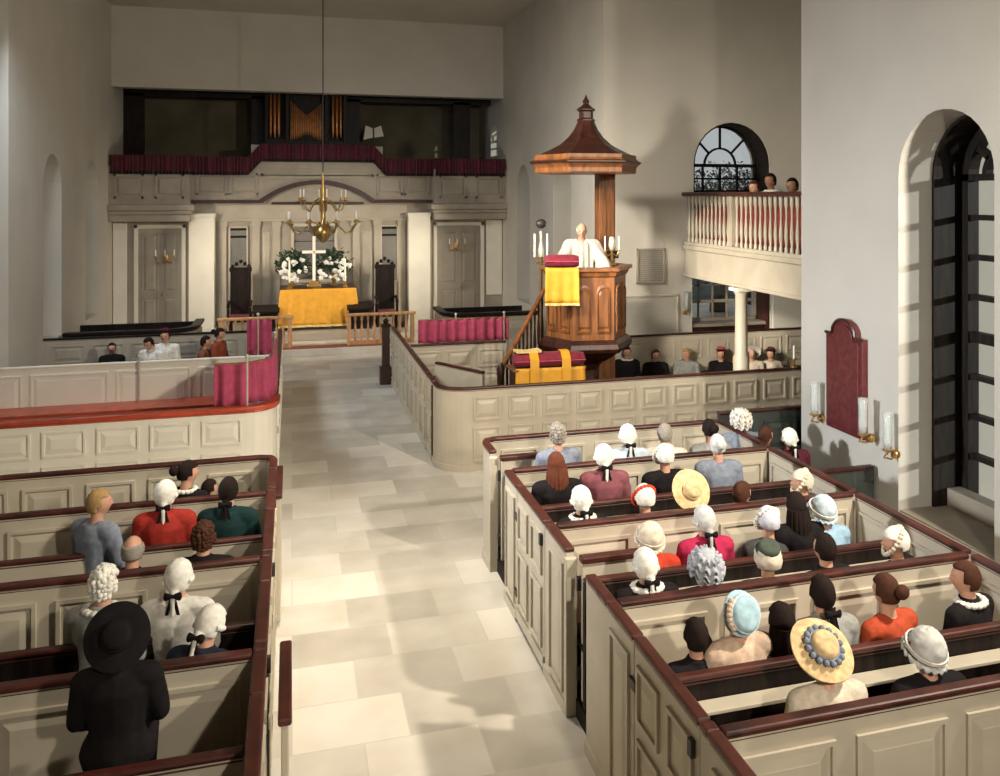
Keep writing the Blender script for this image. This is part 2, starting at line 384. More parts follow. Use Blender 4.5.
# gallery parapet: side bays project, centre recessed
CX = 0.62
for s in (-1, 1):
    o_ = WX0 if s < 0 else WX1
    i_ = -2.3 if s < 0 else 3.45
    g = MB().box(o_, i_, YE-0.45, YE, 3.28, LOFT)
    a, b = min(o_, i_), max(o_, i_); n = 2
    for k in range(n):
        x0 = a+(b-a)*k/n+0.12; x1 = a+(b-a)*(k+1)/n-0.12
        frame_y(g, x0, x1, 3.42, 3.98, YE-0.45); raised_y(g, x0+0.06, x1-0.06, 3.5, 3.92, YE-0.45)
    S(g.build('trim_gallery_front', 'cream_dark', None))
    c = MB().box(o_, i_+(-s)*0.12, YE-0.62, YE, 3.14, 3.28).box(o_, i_+(-s)*0.07, YE-0.55, YE, 3.05, 3.14).box(o_, i_+(-s)*0.03, YE-0.50, YE, 2.88, 3.05)
    S(c.build('trim_gallery_cornice', 'cream_dark', None, 0.02))
g = MB()
for x0, x1 in ((-2.2, -1.5), (-1.45, -0.8), (-0.72, 1.96), (2.05, 2.7), (2.75, 3.38)):
    frame_y(g, x0, x1, 3.5 if x1-x0 < 1 else 3.95, 4.02, YE); raised_y(g, x0+.06, x1-.06, 3.56 if x1-x0 < 1 else 4.0, 3.97, YE)
S(g.build('trim_centre_panels', 'cream_dark'))
g = MB().box(WX0+1.7, -0.72, YE-0.12, YE, 3.30, 3.38).box(1.96, 3.45, YE-0.12, YE, 3.30, 3.38)
n = 14; hw, rise = 1.34, 0.47
R = (hw*hw+rise*rise)/(2*rise); a0 = math.asin(hw/R)
for i in range(n):
    a, b = -a0+2*a0*i/n, -a0+2*a0*(i+1)/n
    pol = [(CX+r*math.sin(t), 3.34+rise-R+r*math.cos(t)) for r, t in ((R-0.05, a), (R+0.06, a), (R+0.06, b), (R-0.05, b))]
    g.prism(pol, FY, YE-0.14, YE)
g.box(CX-1.1, CX+1.1, YE-0.1, YE, 3.27, 3.33)
S(g.build('trim_reredos_arch', 'walnut'))
g = MB().box(-1.75, 2.8, YE-0.08, YE, 2.92, 3.26).box(-1.75, 2.8, YE-0.11, YE, 2.86, 2.92)
S(g.build('trim_entablature', 'joinery', None, 0.008))
g = MB()
for x in (-1.68, -0.92, -0.45, 1.45, 1.98, 2.58):       # flat pilasters
    g.box(x, x+0.17, YE-0.06, YE, 0.3, 2.86).box(x-0.025, x+0.195, YE-0.08, YE, 2.74, 2.86).box(x-0.025, x+0.195, YE-0.08, YE, 0.3, 0.5)
for x0, x1 in ((-0.68, -0.49), (1.66, 1.95)):
    raised_y(g, x0, x1, 0.7, 2.6, YE)
S(g.build('trim_pilasters', 'joinery', None, 0.006))
for x0, x1 in ((-2.33, -1.76), (2.81, 3.36)):
    g = MB().box(x0, x1, YE-0.3, YE, 0, 3.06).box(x0-0.03, x1+0.03, YE-0.33, YE, 0, 0.35).box(x0-0.02, x1+0.02, YE-0.32, YE, 2.96, 3.06)
    S(g.build('column', 'white_paint', None, 0.008))
for i, (x0, x1) in enumerate(((-3.55, -2.42), (3.48, 4.80))):
    d = empty('door_%d' % (i+1), ((x0+x1)/2, YE, 0.15), kind='structure')
    f = MB(); frame_y(f, x0, x1, 0.15, 2.80, YE, 0.09, 0.07); f.build('door_frame', 'white_paint', d, 0.01)
    p = MB(); xm = (x0+x1)/2
    p.box(x0+0.09, x1-0.09, YE-0.03, YE, 0.15, 2.71)
    for a, b in ((x0+0.17, xm-0.04), (xm+0.04, x1-0.17)):
        for z0, z1 in ((0.3, 1.1), (1.2, 2.6)):
            frame_y(p, a, b, z0, z1, YE-0.03, 0.03, 0.015); raised_y(p, a+.05, b-.05, z0+.05, z1-.05, YE-0.03)
    p.build('door_leaf', 'cream_dark', d)
    k = MB().ball((xm+0.05, YE-0.07, 1.15), 0.03); k.build('door_knob', 'brass', d, smooth=True)
S(MB().box(4.86, 5.28, YE-0.05, YE, 0.9, 2.85).box(-4.0, -3.7, YE-0.05, YE, 0.3, 2.85).build('trim_side_jambs', 'white_paint', None, 0.01))

# wall tablets beside the altar
for x, lab in ((-1.24, 'tall narrow black lettered wall tablet above the left carved chair'), (2.36, 'tall narrow grey lettered wall tablet above the right carved chair')):
    t = empty('wall_tablet', (x, YE, 1.3), lab, 'wall tablet', 'lettered tablets beside the altar')
    f = MB(); frame_y(f, x-0.22, x+0.22, 1.3, 2.74, YE-0.002, 0.035, 0.05); f.build('frame', 'cream', t, 0.004)
    centre_origin(MB().box(x-0.186, x+0.186, YE-0.03, YE-0.002, 1.335, 2.70).build('inscription', 'commandment', t), (0, 0, 0))
    MB().box(x-0.186, x+0.186, YE-0.034, YE-0.03, 2.46, 2.52).box(x-0.186, x+0.186, YE-0.034, YE-0.03, 2.64, 2.70).build('heading', 'black_wood', t)
t = empty('reredos_tablet', (0.53, YE, 1.35), 'large dark lettered tablet in a white frame behind the altar cross', 'wall tablet')
f = MB(); frame_y(f, -0.02, 1.08, 1.35, 2.80, YE-0.002, 0.07, 0.07); f.build('frame', 'cream', t, 0.006)
MB().box(0.05, 1.01, YE-0.03, YE-0.002, 1.42, 2.73).build('inscription', 'commandment', t)
g = MB().box(0.52, 0.55, YE-0.05, YE-0.03, 1.42, 2.73)
for z in (1.75, 2.05, 2.35, 2.6): g.box(0.05, 1.01, YE-0.05, YE-0.03, z, z+0.025)
g.build('divider', 'walnut', t)

# gallery valance with fringe, follows the raised centre
def valance_path():
    P = []
    top = lambda x: 4.42+0.33*max(0, min(1, (min(x+1.02, 2.27-x))/0.30))
    xs = [WX0+0.05+(WX1-WX0-0.1)*i/240 for i in range(241)]
    for i, x in enumerate(xs):
        y = YE-0.50 if (x < -2.3 or x > 3.45) else YE-0.08
        P.append((x, y+0.012*math.sin(x*2*PI/0.07), top(x)))
    return P
v = empty('valance', (CX, YE, LOFT), 'dark crimson fringed valance along the organ loft front', 'valance')
mb = MB(); P = valance_path()
for i in range(len(P)-1):
    (x0, y0, t0), (x1, y1, t1) = P[i], P[i+1]
    mb.add([(x0, y0, t0-0.40), (x1, y1, t1-0.40), (x1, y1, t1), (x0, y0, t0)], [(0, 1, 2, 3)])
solid(mb.build('cloth', 'maroon_cloth', v), 0.02)
mb = MB()
for i in range(len(P)-1):
    (x0, y0, t0), (x1, y1, t1) = P[i], P[i+1]
    mb.add([(x0, y0-0.02, t0-0.44), (x1, y1-0.02, t1-0.44), (x1, y1-0.02, t1-0.37), (x0, y0-0.02, t0-0.37)], [(0, 1, 2, 3)])
solid(mb.build('fringe', 'black_wood', v), 0.02)
x = WX0+0.4
while x < WX1-0.2:
    i = min(range(len(P)), key=lambda j: abs(P[j][0]-x)); p = P[i]; MB().box(x-0.012, x+0.012, p[1]-0.035, p[1]-0.015, p[2]-0.36, p[2]-0.02).build('braid', 'velvet', v); x += 0.43
# raised parapet behind the valance centre
S(MB().box(-0.95, 2.2, YE-0.04, YE+0.4, LOFT, 4.72).build('trim_loft_parapet', 'cream_dark'))

# organ
og = empty('pipe_organ', (0.33, YE+1.3, LOFT), 'dark wooden organ case with copper coloured pipes in the loft', 'organ')
g = MB().box(-0.66, 1.36, YE+0.75, YE+1.35, LOFT, 4.9)
for x in (-0.66, -0.16, 0.80, 1.27): g.box(x, x+0.09, YE+0.72, YE+1.35, 4.6, 6.3)
g.box(-0.66, 1.36, YE+1.2, YE+1.35, 4.6, 6.3).box(-0.66, 1.36, YE+0.70, YE+1.35, 6.15, 6.3)
g.build('case', 'black_wood', og, 0.01)
for x0 in (-0.52, 1.02):
    for k in range(3):
        xx = x0+0.1*k
        MB().lathe([(0.012, 4.92+(0.03 if k == 1 else 0.06)), (0.038, 5.12), (0.038, 6.12), (0.03, 6.13)], (xx, YE+0.95, 0), 12).build('pipe', 'gilt', og, smooth=True)
for k in range(19):
    q = (k-9)/9; xx = 0.365+q*0.39; z0 = 4.85+0.2*(1-abs(q)**1.3); z1 = 5.55+0.35*abs(q)**1.2
    MB().lathe([(0.006, z0), (0.018, z0+0.12), (0.018, z1), (0.014, z1+0.01)], (xx, YE+0.95+0.05*abs(q), 0), 10).build('pipe', 'gilt', og, smooth=True)
for x, z, r, lab in ((1.95, 4.95, 0.35, 'pale open hymn sheet on a stand in the organ loft'),):
    hs = empty('music_stand', (x+0.1, YE+0.9, LOFT), 'music stand with pale open pages right of the organ', 'music stand')
    MB().tube([(x+0.1, YE+0.9, LOFT), (x+0.1, YE+0.9, 4.98)], 0.02).lathe([(0.16, 0), (0.03, 0.05)], (x+0.1, YE+0.9, LOFT)).build('stand', 'iron', hs)
    pg = MB()
    for s in (-1, 1):
        pg.add([(x+0.1+s*0.02, YE+0.88, 5.0), (x+0.1+s*0.26, YE+0.86, 4.94+0.1*(s > 0)), (x+0.1+s*0.20, YE+0.95, 5.32), (x+0.1+s*0.02, YE+0.97, 5.25)], [(0, 1, 2, 3)])
    solid(pg.build('pages', 'white_paint', hs), 0.01)

# ---- chancel floor, altar -------------------------------------------
S(MB().box(WX0, WX1, 19.75, YE, 0, 0.16).build('floor_chancel_step', 'floor', None, 0.01))
al_y = 21.35
S(MB().box(-1.0, 2.1, 20.9, YE, 0.16, 0.34).build('floor_altar_step', 'cream_dark', None, 0.01))
tag(centre_origin(MB().box(-0.75, 1.95, 19.80, 20.15, 0.16, 0.172).build('kneeling_runner', 'carpet'), (0.6, 20, 0.16)), 'strip of red carpet on the step before the altar rail', 'carpet runner')
a_l, a_r = -0.22, 1.42
at = empty('altar_table', (CX, al_y+0.4, 0.34), 'dark wooden altar table under a yellow frontal', 'altar')
MB().box(a_l-0.02, a_r+0.02, al_y, al_y+0.8, 1.24, 1.30).build('tabletop', 'walnut', at, 0.01)
for x in (a_l+0.06, a_r-0.06):
    for y in (al_y+0.08, al_y+0.72):
        MB().lathe([(0.05, 0.34), (0.05, 0.5), (0.035, 0.55), (0.055, 0.8), (0.035, 1.1), (0.05, 1.15), (0.05, 1.24)], (x, y, 0), 12).build('leg', 'walnut', at, smooth=True)
fc = empty('altar_frontal', (CX, al_y, 1.30), 'bright yellow silk frontal draped over the altar', 'altar cloth')
mb = MB(); NX, NZ = 60, 14; vs = []; fs = []
for j in range(NZ+1):
    for i in range(NX+1):
        f = i/NX; t = j/NZ; flare = 0.10*t
        x = a_l-0.04-flare+(a_r-a_l+0.08+2*flare)*f
        y = al_y-0.03-0.06*t-0.018*t*math.sin(f*2*PI*7)-0.012*t*math.sin(f*2*PI*13+1)
        vs.append((x, y, 1.31-0.84*t))
for j in range(NZ):
    for i in range(NX): a = j*(NX+1)+i; fs.append((a, a+1, a+NX+2, a+NX+1))
mb.add(vs, fs)
solid(mb.build('front_fall', 'yellow', fc, smooth=True), 0.012)
mb = MB().box(a_l-0.05, a_r+0.05, al_y-0.04, al_y+0.84, 1.305, 1.318); mb.build('top_cloth', 'walnut', fc)
mb = MB()
for i in range(NX): mb.add([vs[NZ*(NX+1)+i], vs[NZ*(NX+1)+i+1], Vector(vs[NZ*(NX+1)+i+1])-Vector((0, 0, 0.05)), Vector(vs[NZ*(NX+1)+i])-Vector((0, 0, 0.05))], [(0, 1, 2, 3)])
solid(mb.build('fringe', 'fringe', fc), 0.014)
# cross
cx_ = on_y(314, 280, al_y+0.35).x
cr = empty('altar_cross', (cx_, al_y+0.35, 1.318), 'tall pale cross on a stepped base in the middle of the altar', 'cross')
MB().box(cx_-0.16, cx_+0.16, al_y+0.27, al_y+0.43, 1.318, 1.38).box(cx_-0.11, cx_+0.11, al_y+0.29, al_y+0.41, 1.38, 1.46).build('base', 'brass', cr, 0.008)
MB().box(cx_-0.035, cx_+0.035, al_y+0.33, al_y+0.37, 1.46, 2.52).build('upright', 'wax', cr, 0.006)
MB().box(cx_-0.27, cx_+0.27, al_y+0.33, al_y+0.37, 2.11, 2.18).build('crossbar', 'wax', cr, 0.006)
# flower vases
def bouquet(x, seed, lab):
    rnd = random.Random(seed)
    y = al_y+0.5
    r = empty('flower_vase', (x, y, 1.318), lab, 'flowers', 'white flowers on the altar')
    MB().lathe([(0.07, 0), (0.08, 0.02), (0.04, 0.06), (0.05, 0.12), (0.09, 0.22), (0.07, 0.30), (0.085, 0.33)], (x, y, 1.318), 16).build('vase', 'brass', r, smooth=True)
    fo = MB()
    for k in range(420):
        th = rnd.uniform(0, 2*PI); ph = rnd.uniform(-0.6, 1.4); R_ = rnd.uniform(0.12, 0.40)
        c = Vector((x+R_*1.12*math.cos(th)*math.cos(ph), y-0.03+R_*0.55*math.sin(th)*math.cos(ph), 1.80+R_*1.0*math.sin(ph)))
        d = Vector((rnd.uniform(-1, 1), rnd.uniform(-1, 1), rnd.uniform(-.3, 1))).normalized(); s_ = d.cross(Vector((rnd.uniform(-1, 1), 1, 0.3))).normalized()*0.022
        fo.add([c, c+d*0.06+s_, c+d*0.13, c+d*0.06-s_], [(0, 1, 2, 3)])
    for k in range(14):
        th = 2*PI*k/14; fo.tube([(x, y, 1.6), (x+0.2*math.cos(th), y+0.1*math.sin(th), 1.85)], 0.008, 4)
    tag(fo.build('foliage', 'leaf', r), kind='stuff')
    for k in range(30):
        th = rnd.uniform(0, 2*PI); ph = rnd.uniform(-0.9, 1.1); R_ = rnd.uniform(0.22, 0.36)
        c = (x+R_*1.05*math.cos(th)*math.cos(ph), y-0.14-0.10*rnd.random(), 1.76+R_*0.95*math.sin(ph)-0.05)
        b = MB(); rr = rnd.uniform(0.034, 0.052)
        b.ball(c, (rr, rr*0.8, rr), 8, 5)
        for q in range(5):
            t = 2*PI*q/5+rnd.random(); b.ball((c[0]+rr*0.75*math.cos(t), c[1]-0.004, c[2]+rr*0.75*math.sin(t)), (rr*0.55, rr*0.4, rr*0.55), 6, 4)
        b.build('blossom', 'flower', r, smooth=True)
bouquet(on_y(293, 270, al_y+0.5).x, 3, 'white flower arrangement left of the altar cross')
bouquet(on_y(334, 270, al_y+0.5).x, 5, 'white flower arrangement right of the altar cross')
for u, lab in ((289.5, 'tall white altar candle before the left flowers'), (345, 'tall white altar candle before the right flowers')):
    p = on_y(u, 280, al_y+0.15)
    c = empty('altar_candle', (p.x, al_y+0.15, 1.318), lab, 'candle', 'tall altar candles')
    MB().lathe([(0.07, 0), (0.07, 0.02), (0.025, 0.05), (0.025, 0.11), (0.05, 0.13)], (p.x, al_y+0.15, 1.318), 14).build('candlestick', 'brass', c, smooth=True)
    MB().lathe([(0.022, 0.13), (0.022, 0.66), (0.004, 0.67)], (p.x, al_y+0.15, 1.318), 10).build('candle', 'wax', c, smooth=True)
# carved chairs flanking the altar
def carved_chair(u, lab):
    y = 21.6; x = on_y(u, 290, y).x
    r = empty('bishop_chair', (x, y, 0.16), lab, 'chair', 'dark carved chairs beside the altar')
    b = MB().box(x-0.23, x-0.18, y+0.24, y+0.30, 0.16, 1.82).box(x+0.18, x+0.23, y+0.24, y+0.30, 0.16, 1.82)
    b.box(x-0.18, x+0.18, y+0.25, y+0.28, 0.7, 1.72).box(x-0.25, x+0.25, y+0.23, y+0.31, 1.70, 1.80)
    for k in range(5): b.ball((x-0.18+0.09*k, y+0.27, 1.82+0.06*(2-abs(k-2))), 0.05, 8, 5)
    b.build('backrest', 'black_wood', r, 0.006)
    MB().box(x-0.26, x+0.26, y-0.28, y+0.28, 0.58, 0.64).build('seat', 'black_wood', r, 0.01)
    MB().box(x-0.22, x+0.22, y-0.25, y+0.22, 0.64, 0.71).build('cushion', 'velvet', r, 0.02)
    for s in (-1, 1):
        MB().tube([(x+s*0.24, y+0.26, 1.0), (x+s*0.24, y, 1.03), (x+s*0.24, y-0.27, 0.97), (x+s*0.24, y-0.30, 0.90)], 0.035, 8).tube([(x+s*0.24, y-0.25, 0.62), (x+s*0.24, y-0.25, 0.97)], 0.03, 8).build('arm', 'black_wood', r, smooth=True)
        MB().lathe([(0.04, 0.16), (0.025, 0.25), (0.04, 0.4), (0.035, 0.58)], (x+s*0.22, y-0.25, 0), 10).build('leg', 'black_wood', r, smooth=True)
        MB().lathe([(0.04, 0.16), (0.03, 0.3), (0.035, 0.58)], (x+s*0.21, y+0.24, 0), 10).build('leg', 'black_wood', r, smooth=True)
carved_chair(240, 'dark carved armchair left of the altar'); carved_chair(386, 'dark carved armchair right of the altar')
def stool_desk(u, lab):
    y = 21.2; x = on_y(u, 305, y).x
    r = empty('prayer_desk', (x, y, 0.16), lab, 'prayer desk', 'dark prayer desks beside the altar')
    MB().box(x-0.28, x+0.28, y-0.2, y+0.2, 0.16, 0.24).box(x-0.26, x-0.21, y-0.05, y+0.18, 0.24, 0.82).box(x+0.21, x+0.26, y-0.05, y+0.18, 0.24, 0.82).box(x-0.21, x+0.21, y-0.02, y+0.02, 0.24, 0.80).build('desk_body', 'black_wood', r, 0.008)
    MB().add([(x-0.3, y-0.12, 0.80), (x+0.3, y-0.12, 0.80), (x+0.3, y+0.22, 0.92), (x-0.3, y+0.22, 0.92), (x-0.3, y-0.12, 0.84), (x+0.3, y-0.12, 0.84), (x+0.3, y+0.22, 0.96), (x-0.3, y+0.22, 0.96)],
             [(0, 3, 2, 1), (4, 5, 6, 7), (0, 1, 5, 4), (1, 2, 6, 5), (2, 3, 7, 6), (3, 0, 4, 7)]).build('sloping_top', 'black_wood', r, 0.006)
stool_desk(266, 'low dark prayer desk between the left chair and the altar'); stool_desk(360, 'low dark prayer desk between the altar and the right chair')

# altar rails
def altar_rail(u0, u1, lab):
    y = 20.05; x0 = on_y(u0, 340, y).x; x1 = on_y(u1, 340, y).x
    r = empty('altar_rail', ((x0+x1)/2, y, 0.16), lab, 'altar rail', 'turned altar rails')
    MB().box(x0-0.04, x1+0.04, y-0.06, y+0.06, 0.80, 0.86).build('handrail', 'rail_oak', r, 0.015)
    MB().box(x0, x1, y-0.05, y+0.05, 0.16, 0.26).build('plinth', 'rail_oak', r, 0.01)
    for x in (x0+0.04, x1-0.04): MB().box(x-0.045, x+0.045, y-0.045, y+0.045, 0.26, 0.80).build('post', 'rail_oak', r, 0.006)
    n = max(4, int(round((x1-x0)/0.155)))
    for k in range(1, n):
        x = x0+0.04+(x1-x0-0.08)*k/n
        MB().lathe([(0.03, 0.26), (0.03, 0.30), (0.018, 0.33), (0.036, 0.44), (0.018, 0.62), (0.014, 0.68), (0.03, 0.73), (0.03, 0.80)], (x, y, 0), 8).build('baluster', 'rail_oak', r, smooth=True)
altar_rail(219, 292, 'turned wooden altar rail left of the opening'); altar_rail(347, 414, 'turned wooden altar rail right of the opening')

# chandelier
cp = on_y(323, 215, 17.0)
ch = empty('chandelier', (cp.x, 17.0, CEIL), 'two tiered brass chandelier hanging before the altar', 'chandelier')
cz = lambda v: on_y(323, v, 17.0).z
MB().tube([(cp.x, 17, cz(190)), (cp.x, 17, CEIL)], 0.011, 6).build('hanging_rod', 'iron', ch)
MB().lathe([(0.005, cz(243)), (0.06, cz(241)), (0.14, cz(236)), (0.15, cz(231)), (0.10, cz(226)), (0.035, cz(222)), (0.05, cz(215)), (0.03, cz(208)), (0.06, cz(203)), (0.035, cz(198)), (0.055, cz(190)), (0.02, cz(184)), (0.03, cz(178)), (0.01, cz(172))], (cp.x, 17, 0), 18).build('stem', 'brass', ch, smooth=True)
for tier, (v0, R_, n) in enumerate(((226, 0.66, 8), (204, 0.44, 6))):
    zb = cz(v0)
    for k in range(n):
        t = 2*PI*k/n+0.35+tier*0.3; c, s_ = math.cos(t), math.sin(t)
        pts = [(cp.x+c*R_*f, 17+s_*R_*f, zb+h) for f, h in ((0.08, 0.0), (0.3, 0.08), (0.5, -0.02), (0.68, -0.14), (0.86, -0.10), (1.0, 0.06))]
        a = MB().tube(pts, 0.011, 6).build('arm', 'brass', ch, smooth=True)
        MB().lathe([(0.012, 0.05), (0.055, 0.075), (0.055, 0.085), (0.02, 0.09), (0.022, 0.13)], (pts[-1][0], pts[-1][1], zb), 10).build('drip_pan', 'brass', a, smooth=True)
        MB().lathe([(0.012, 0.09), (0.012, 0.27), (0.003, 0.28)], (pts[-1][0], pts[-1][1], zb), 8).build('candle', 'wax', a, smooth=True)
# small brass sconces on the side doors
def small_sconce(u, v, lab):
    p = on_y(u, v, YE-0.03)
    r = empty('wall_sconce', (p.x, YE-0.04, p.z), lab, 'sconce', 'brass sconces on the east wall')
    MB().ball((p.x, YE-0.05, p.z), (0.07, 0.025, 0.12), 10, 6).build('backplate', 'brass', r, smooth=True)
    for s in (-1, 0, 1):
        e = (p.x+s*0.2, YE-0.22, p.z+0.02)
        a = MB().tube([(p.x, YE-0.05, p.z-0.05), (p.x+s*0.12, YE-0.14, p.z-0.12), (p.x+s*0.19, YE-0.21, p.z-0.08), e], 0.012, 6).lathe([(0.01, 0), (0.04, 0.015), (0.018, 0.02), (0.018, 0.05)], e, 8).build('arm', 'brass', r, smooth=True)
        MB().lathe([(0.012, 0.03), (0.012, 0.18), (0.003, 0.185)], e, 8).build('candle', 'wax', a, smooth=True)
small_sconce(456, 246, 'three armed brass sconce on the right door under the loft'); small_sconce(166, 258, 'three armed brass sconce on the left door under the loft')

# ------------------------------------------------------------------ joinery helpers: panelled partitions with a cap rail
def partition(parent, path, h, panel_mat, rail_mat, name='panel', rows=2, pitch=0.42, thick=0.05, rail_w=0.072, rail_h=0.035, z0=0.0, plain=False, sides=(1, -1)):
    """panelled wall following an XY path; panels on both faces of each long straight run. rail = sub-part"""
    mb = MB().ribbon(path, thick, z0, h-rail_h)
    for i in range(len(path)-1):
        a = Vector(path[i]); b = Vector(path[i+1]); L = (b-a).length
        if L < 0.35 or plain: continue
        t = (b-a).normalized(); nrm = Vector((-t.y, t.x))
        n = max(1, int(round(L/pitch))); w_ = L/n
        zb, zt = z0+0.12, h-rail_h-0.09
        bands = [(zb, zt)] if rows == 1 else [(zb, zb+(zt-zb)*0.53), (zb+(zt-zb)*0.53+0.09, zt)]
        for k in range(n):
            s0, s1 = w_*k+0.055, w_*(k+1)-0.055
            for q0, q1 in bands:
                for sd in sides:
                    d0 = thick/2
                    P = lambda s, z, d: (a.x+t.x*s+nrm.x*sd*d, a.y+t.y*s+nrm.y*sd*d, z)
                    # proud moulding frame
                    m_ = 0.024
                    for (u0, u1, w0, w1) in ((s0, s1, q0, q0+m_), (s0, s1, q1-m_, q1), (s0, s0+m_, q0+m_, q1-m_), (s1-m_, s1, q0+m_, q1-m_)):
                        vs = [P(u0, w0, d0-0.002), P(u1, w0, d0-0.002), P(u1, w1, d0-0.002), P(u0, w1, d0-0.002), P(u0, w0, d0+0.018), P(u1, w0, d0+0.018), P(u1, w1, d0+0.018), P(u0, w1, d0+0.018)]
                        mb.add(vs, [(0, 3, 2, 1), (4, 5, 6, 7), (0, 1, 5, 4), (1, 2, 6, 5), (2, 3, 7, 6), (3, 0, 4, 7)])
                    e = 0.05; i0, i1, j0, j1 = s0+m_+0.015, s1-m_-0.015, q0+m_+0.015, q1-m_-0.015
                    vs = [P(i0, j0, d0), P(i1, j0, d0), P(i1, j1, d0), P(i0, j1, d0), P(i0+e, j0+e, d0+0.014), P(i1-e, j0+e, d0+0.014), P(i1-e, j1-e, d0+0.014), P(i0+e, j1-e, d0+0.014)]
                    mb.add(vs, [(4, 5, 6, 7), (0, 1, 5, 4), (1, 2, 6, 5), (2, 3, 7, 6), (3, 0, 4, 7), (0, 1, 2, 3)])
    mb.ribbon(path, thick+0.03, z0, z0+0.08)
    o = mb.build(name, panel_mat, parent)
    r = MB().ribbon(path, rail_w, h-rail_h, h).ribbon(path, rail_w*0.72, h-rail_h-0.025, h-rail_h)
    rr = r.build('top_rail', rail_mat, o, 0.012)
    return o
def bench(parent, x0, x1, yb, depth=0.36, z=0.50, cushion='cushion'):
    """seat running along X, its back at yb, sitter faces +Y"""
    b = MB().box(x0, x1, yb+0.03, yb+depth, z-0.04, z).box(x0, x1, yb+depth-0.06, yb+depth-0.03, 0.02, z-0.04)
    o = b.build('bench_seat', 'black_wood', parent, 0.006)
    c = MB().box(x0+0.02, x1-0.02, yb+0.05, yb+depth-0.01, z, z+0.045); c.build('seat_cushion', cushion, o, 0.015)
    return o

# ------------------------------------------------------------------ nave box pews
HP = 1.12
DIV = [8.46, 7.43, 6.10, 4.85, 3.55, 2.35]
MID = {1: (6.75, 1.02), 2: (5.48, 0.98), 3: (4.12, 1.05)}
DOORS_R = {0: ('open', 8.02, 7.46), 2: ('open', 5.66, 5.24)}
def nave_block(side):
    R_ = side == 'right'
    xa, xo = (1.8, 4.35) if R_ else (-0.16, -2.75)
    s = 1 if R_ else -1                         # outward from the aisle
    names = ['front', 'second', 'third', 'fourth', 'rearmost']
    for i in range(5):
        y1, y0 = DIV[i], DIV[i+1]
        lab = '%s box pew %s of the aisle, cream panels with maroon rails' % (
            ['front', 'second', 'third', 'fourth', 'nearest'][i], side)
        r = empty('box_pew', (xa, (y0+y1)/2, 0), lab, 'pew', 'box pews %s of the aisle' % side)
        lo, hi = min(xa, xo), max(xa, xo)
        if i == 0:
            c = 0.12
            path = [(xo, y1), (xa+s*c, y1), (xa+s*c*0.3, y1-c*0.3), (xa, y1-c)]
            partition(r, path, HP, 'cream', 'rail', 'front_panel', pitch=0.5)
        # divider behind this box
        partition(r, [(xa+s*0.04, y0), (xo-s*0.04, y0)], HP, 'cream', 'rail', 'back_panel', pitch=0.62, rows=1)
        bench(r, lo+0.05, hi-0.05, y0)
        if i in MID:
            ym, hm = MID[i]
            mbk = partition(r, [(xa+s*0.04, ym), (xo-s*0.04, ym)], hm, 'black_wood' if (R_ or i == 2) else 'cream', 'rail', 'middle_back', plain=True, thick=0.04, rail_w=0.06, rail_h=0.03, z0=0.02)
            if R_: MB().box(xa+0.06, xo-0.06, ym-0.13, ym-0.025, hm-0.15, hm-0.13).build('book_ledge', 'cream', mbk, 0.004)
            bench(r, lo+0.05, hi-0.05, ym, 0.32)
        partition(r, [(xo, y1-0.03), (xo, y0+0.03)], HP, 'cream', 'rail', 'side_panel', pitch=0.62, rows=1)
        MB().box(lo+0.03, hi-0.03, y0, y1, 0.0, 0.12).build('floorboards', 'dark_floor', r)
        # aisle side
        if R_ and i == 0:
            partition(r, [(xa, y1-0.12), (xa, 8.02)], HP, 'cream', 'rail', 'aisle_panel', plain=True)
            MB().box(xa-0.04, xa+0.04, 7.98, 8.03, 0, HP-0.06).build('door_post', 'cream', r, 0.006)
            d = MB().box(xa+0.06, xa+0.50, 7.93, 7.965, 0.05, HP-0.08); dr = d.build('door', 'cream', r, 0.005)
            MB().box(xa+0.05, xa+0.52, 7.91, 7.985, HP-0.08, HP-0.035).build('top_rail', 'rail', dr, 0.01)
            for z in (0.25, 0.85): MB().box(xa+0.035, xa+0.075, 7.955, 7.985, z, z+0.09).build('hinge', 'iron', dr)
        elif R_ and i == 2:
            partition(r, [(xa, y1), (xa, 5.66)], HP, 'cream', 'rail', 'aisle_panel', rows=1, pitch=0.45)
            MB().box(xa-0.04, xa+0.04, 5.62, 5.67, 0, HP-0.06).build('door_post', 'cream', r, 0.006)
            d = MB().box(xa+0.06, xa+0.46, 5.57, 5.605, 0.05, HP-0.08); dr = d.build('door', 'cream', r, 0.005)
            MB().box(xa+0.05, xa+0.48, 5.55, 5.625, HP-0.08, HP-0.035).build('top_rail', 'rail', dr, 0.01)
            for z in (0.25, 0.85): MB().box(xa+0.035, xa+0.075, 5.595, 5.625, z, z+0.09).build('hinge', 'iron', dr)
            partition(r, [(xa, 5.24), (xa, y0)], HP, 'cream', 'rail', 'aisle_panel', plain=True)
        else:
            a = y1-0.12 if i == 0 else y1
            L = a-y0; da, db = a-0.3*L-0.02, y0+0.08
            partition(r, [(xa, a), (xa, da)], HP, 'cream', 'rail', 'aisle_panel', rows=1, pitch=0.4)
            partition(r, [(xa, db), (xa, y0)], HP, 'cream', 'rail', 'aisle_panel', plain=True)
            dr = partition(r, [(xa, da-0.012), (xa, db+0.012)], HP, 'cream', 'rail', 'door', rows=2, pitch=0.5, z0=0.04)
            for z in (0.22, 0.84): MB().box(xa-s*0.028, xa-s*0.045, da-0.06, da+0.03, z, z+0.05).build('hinge', 'iron', dr)
            MB().box(xa-s*0.026, xa-s*0.05, db+0.05, db+0.09, 0.92, 1.0).build('latch', 'iron', dr)
    return
nave_block('right'); nave_block('left')
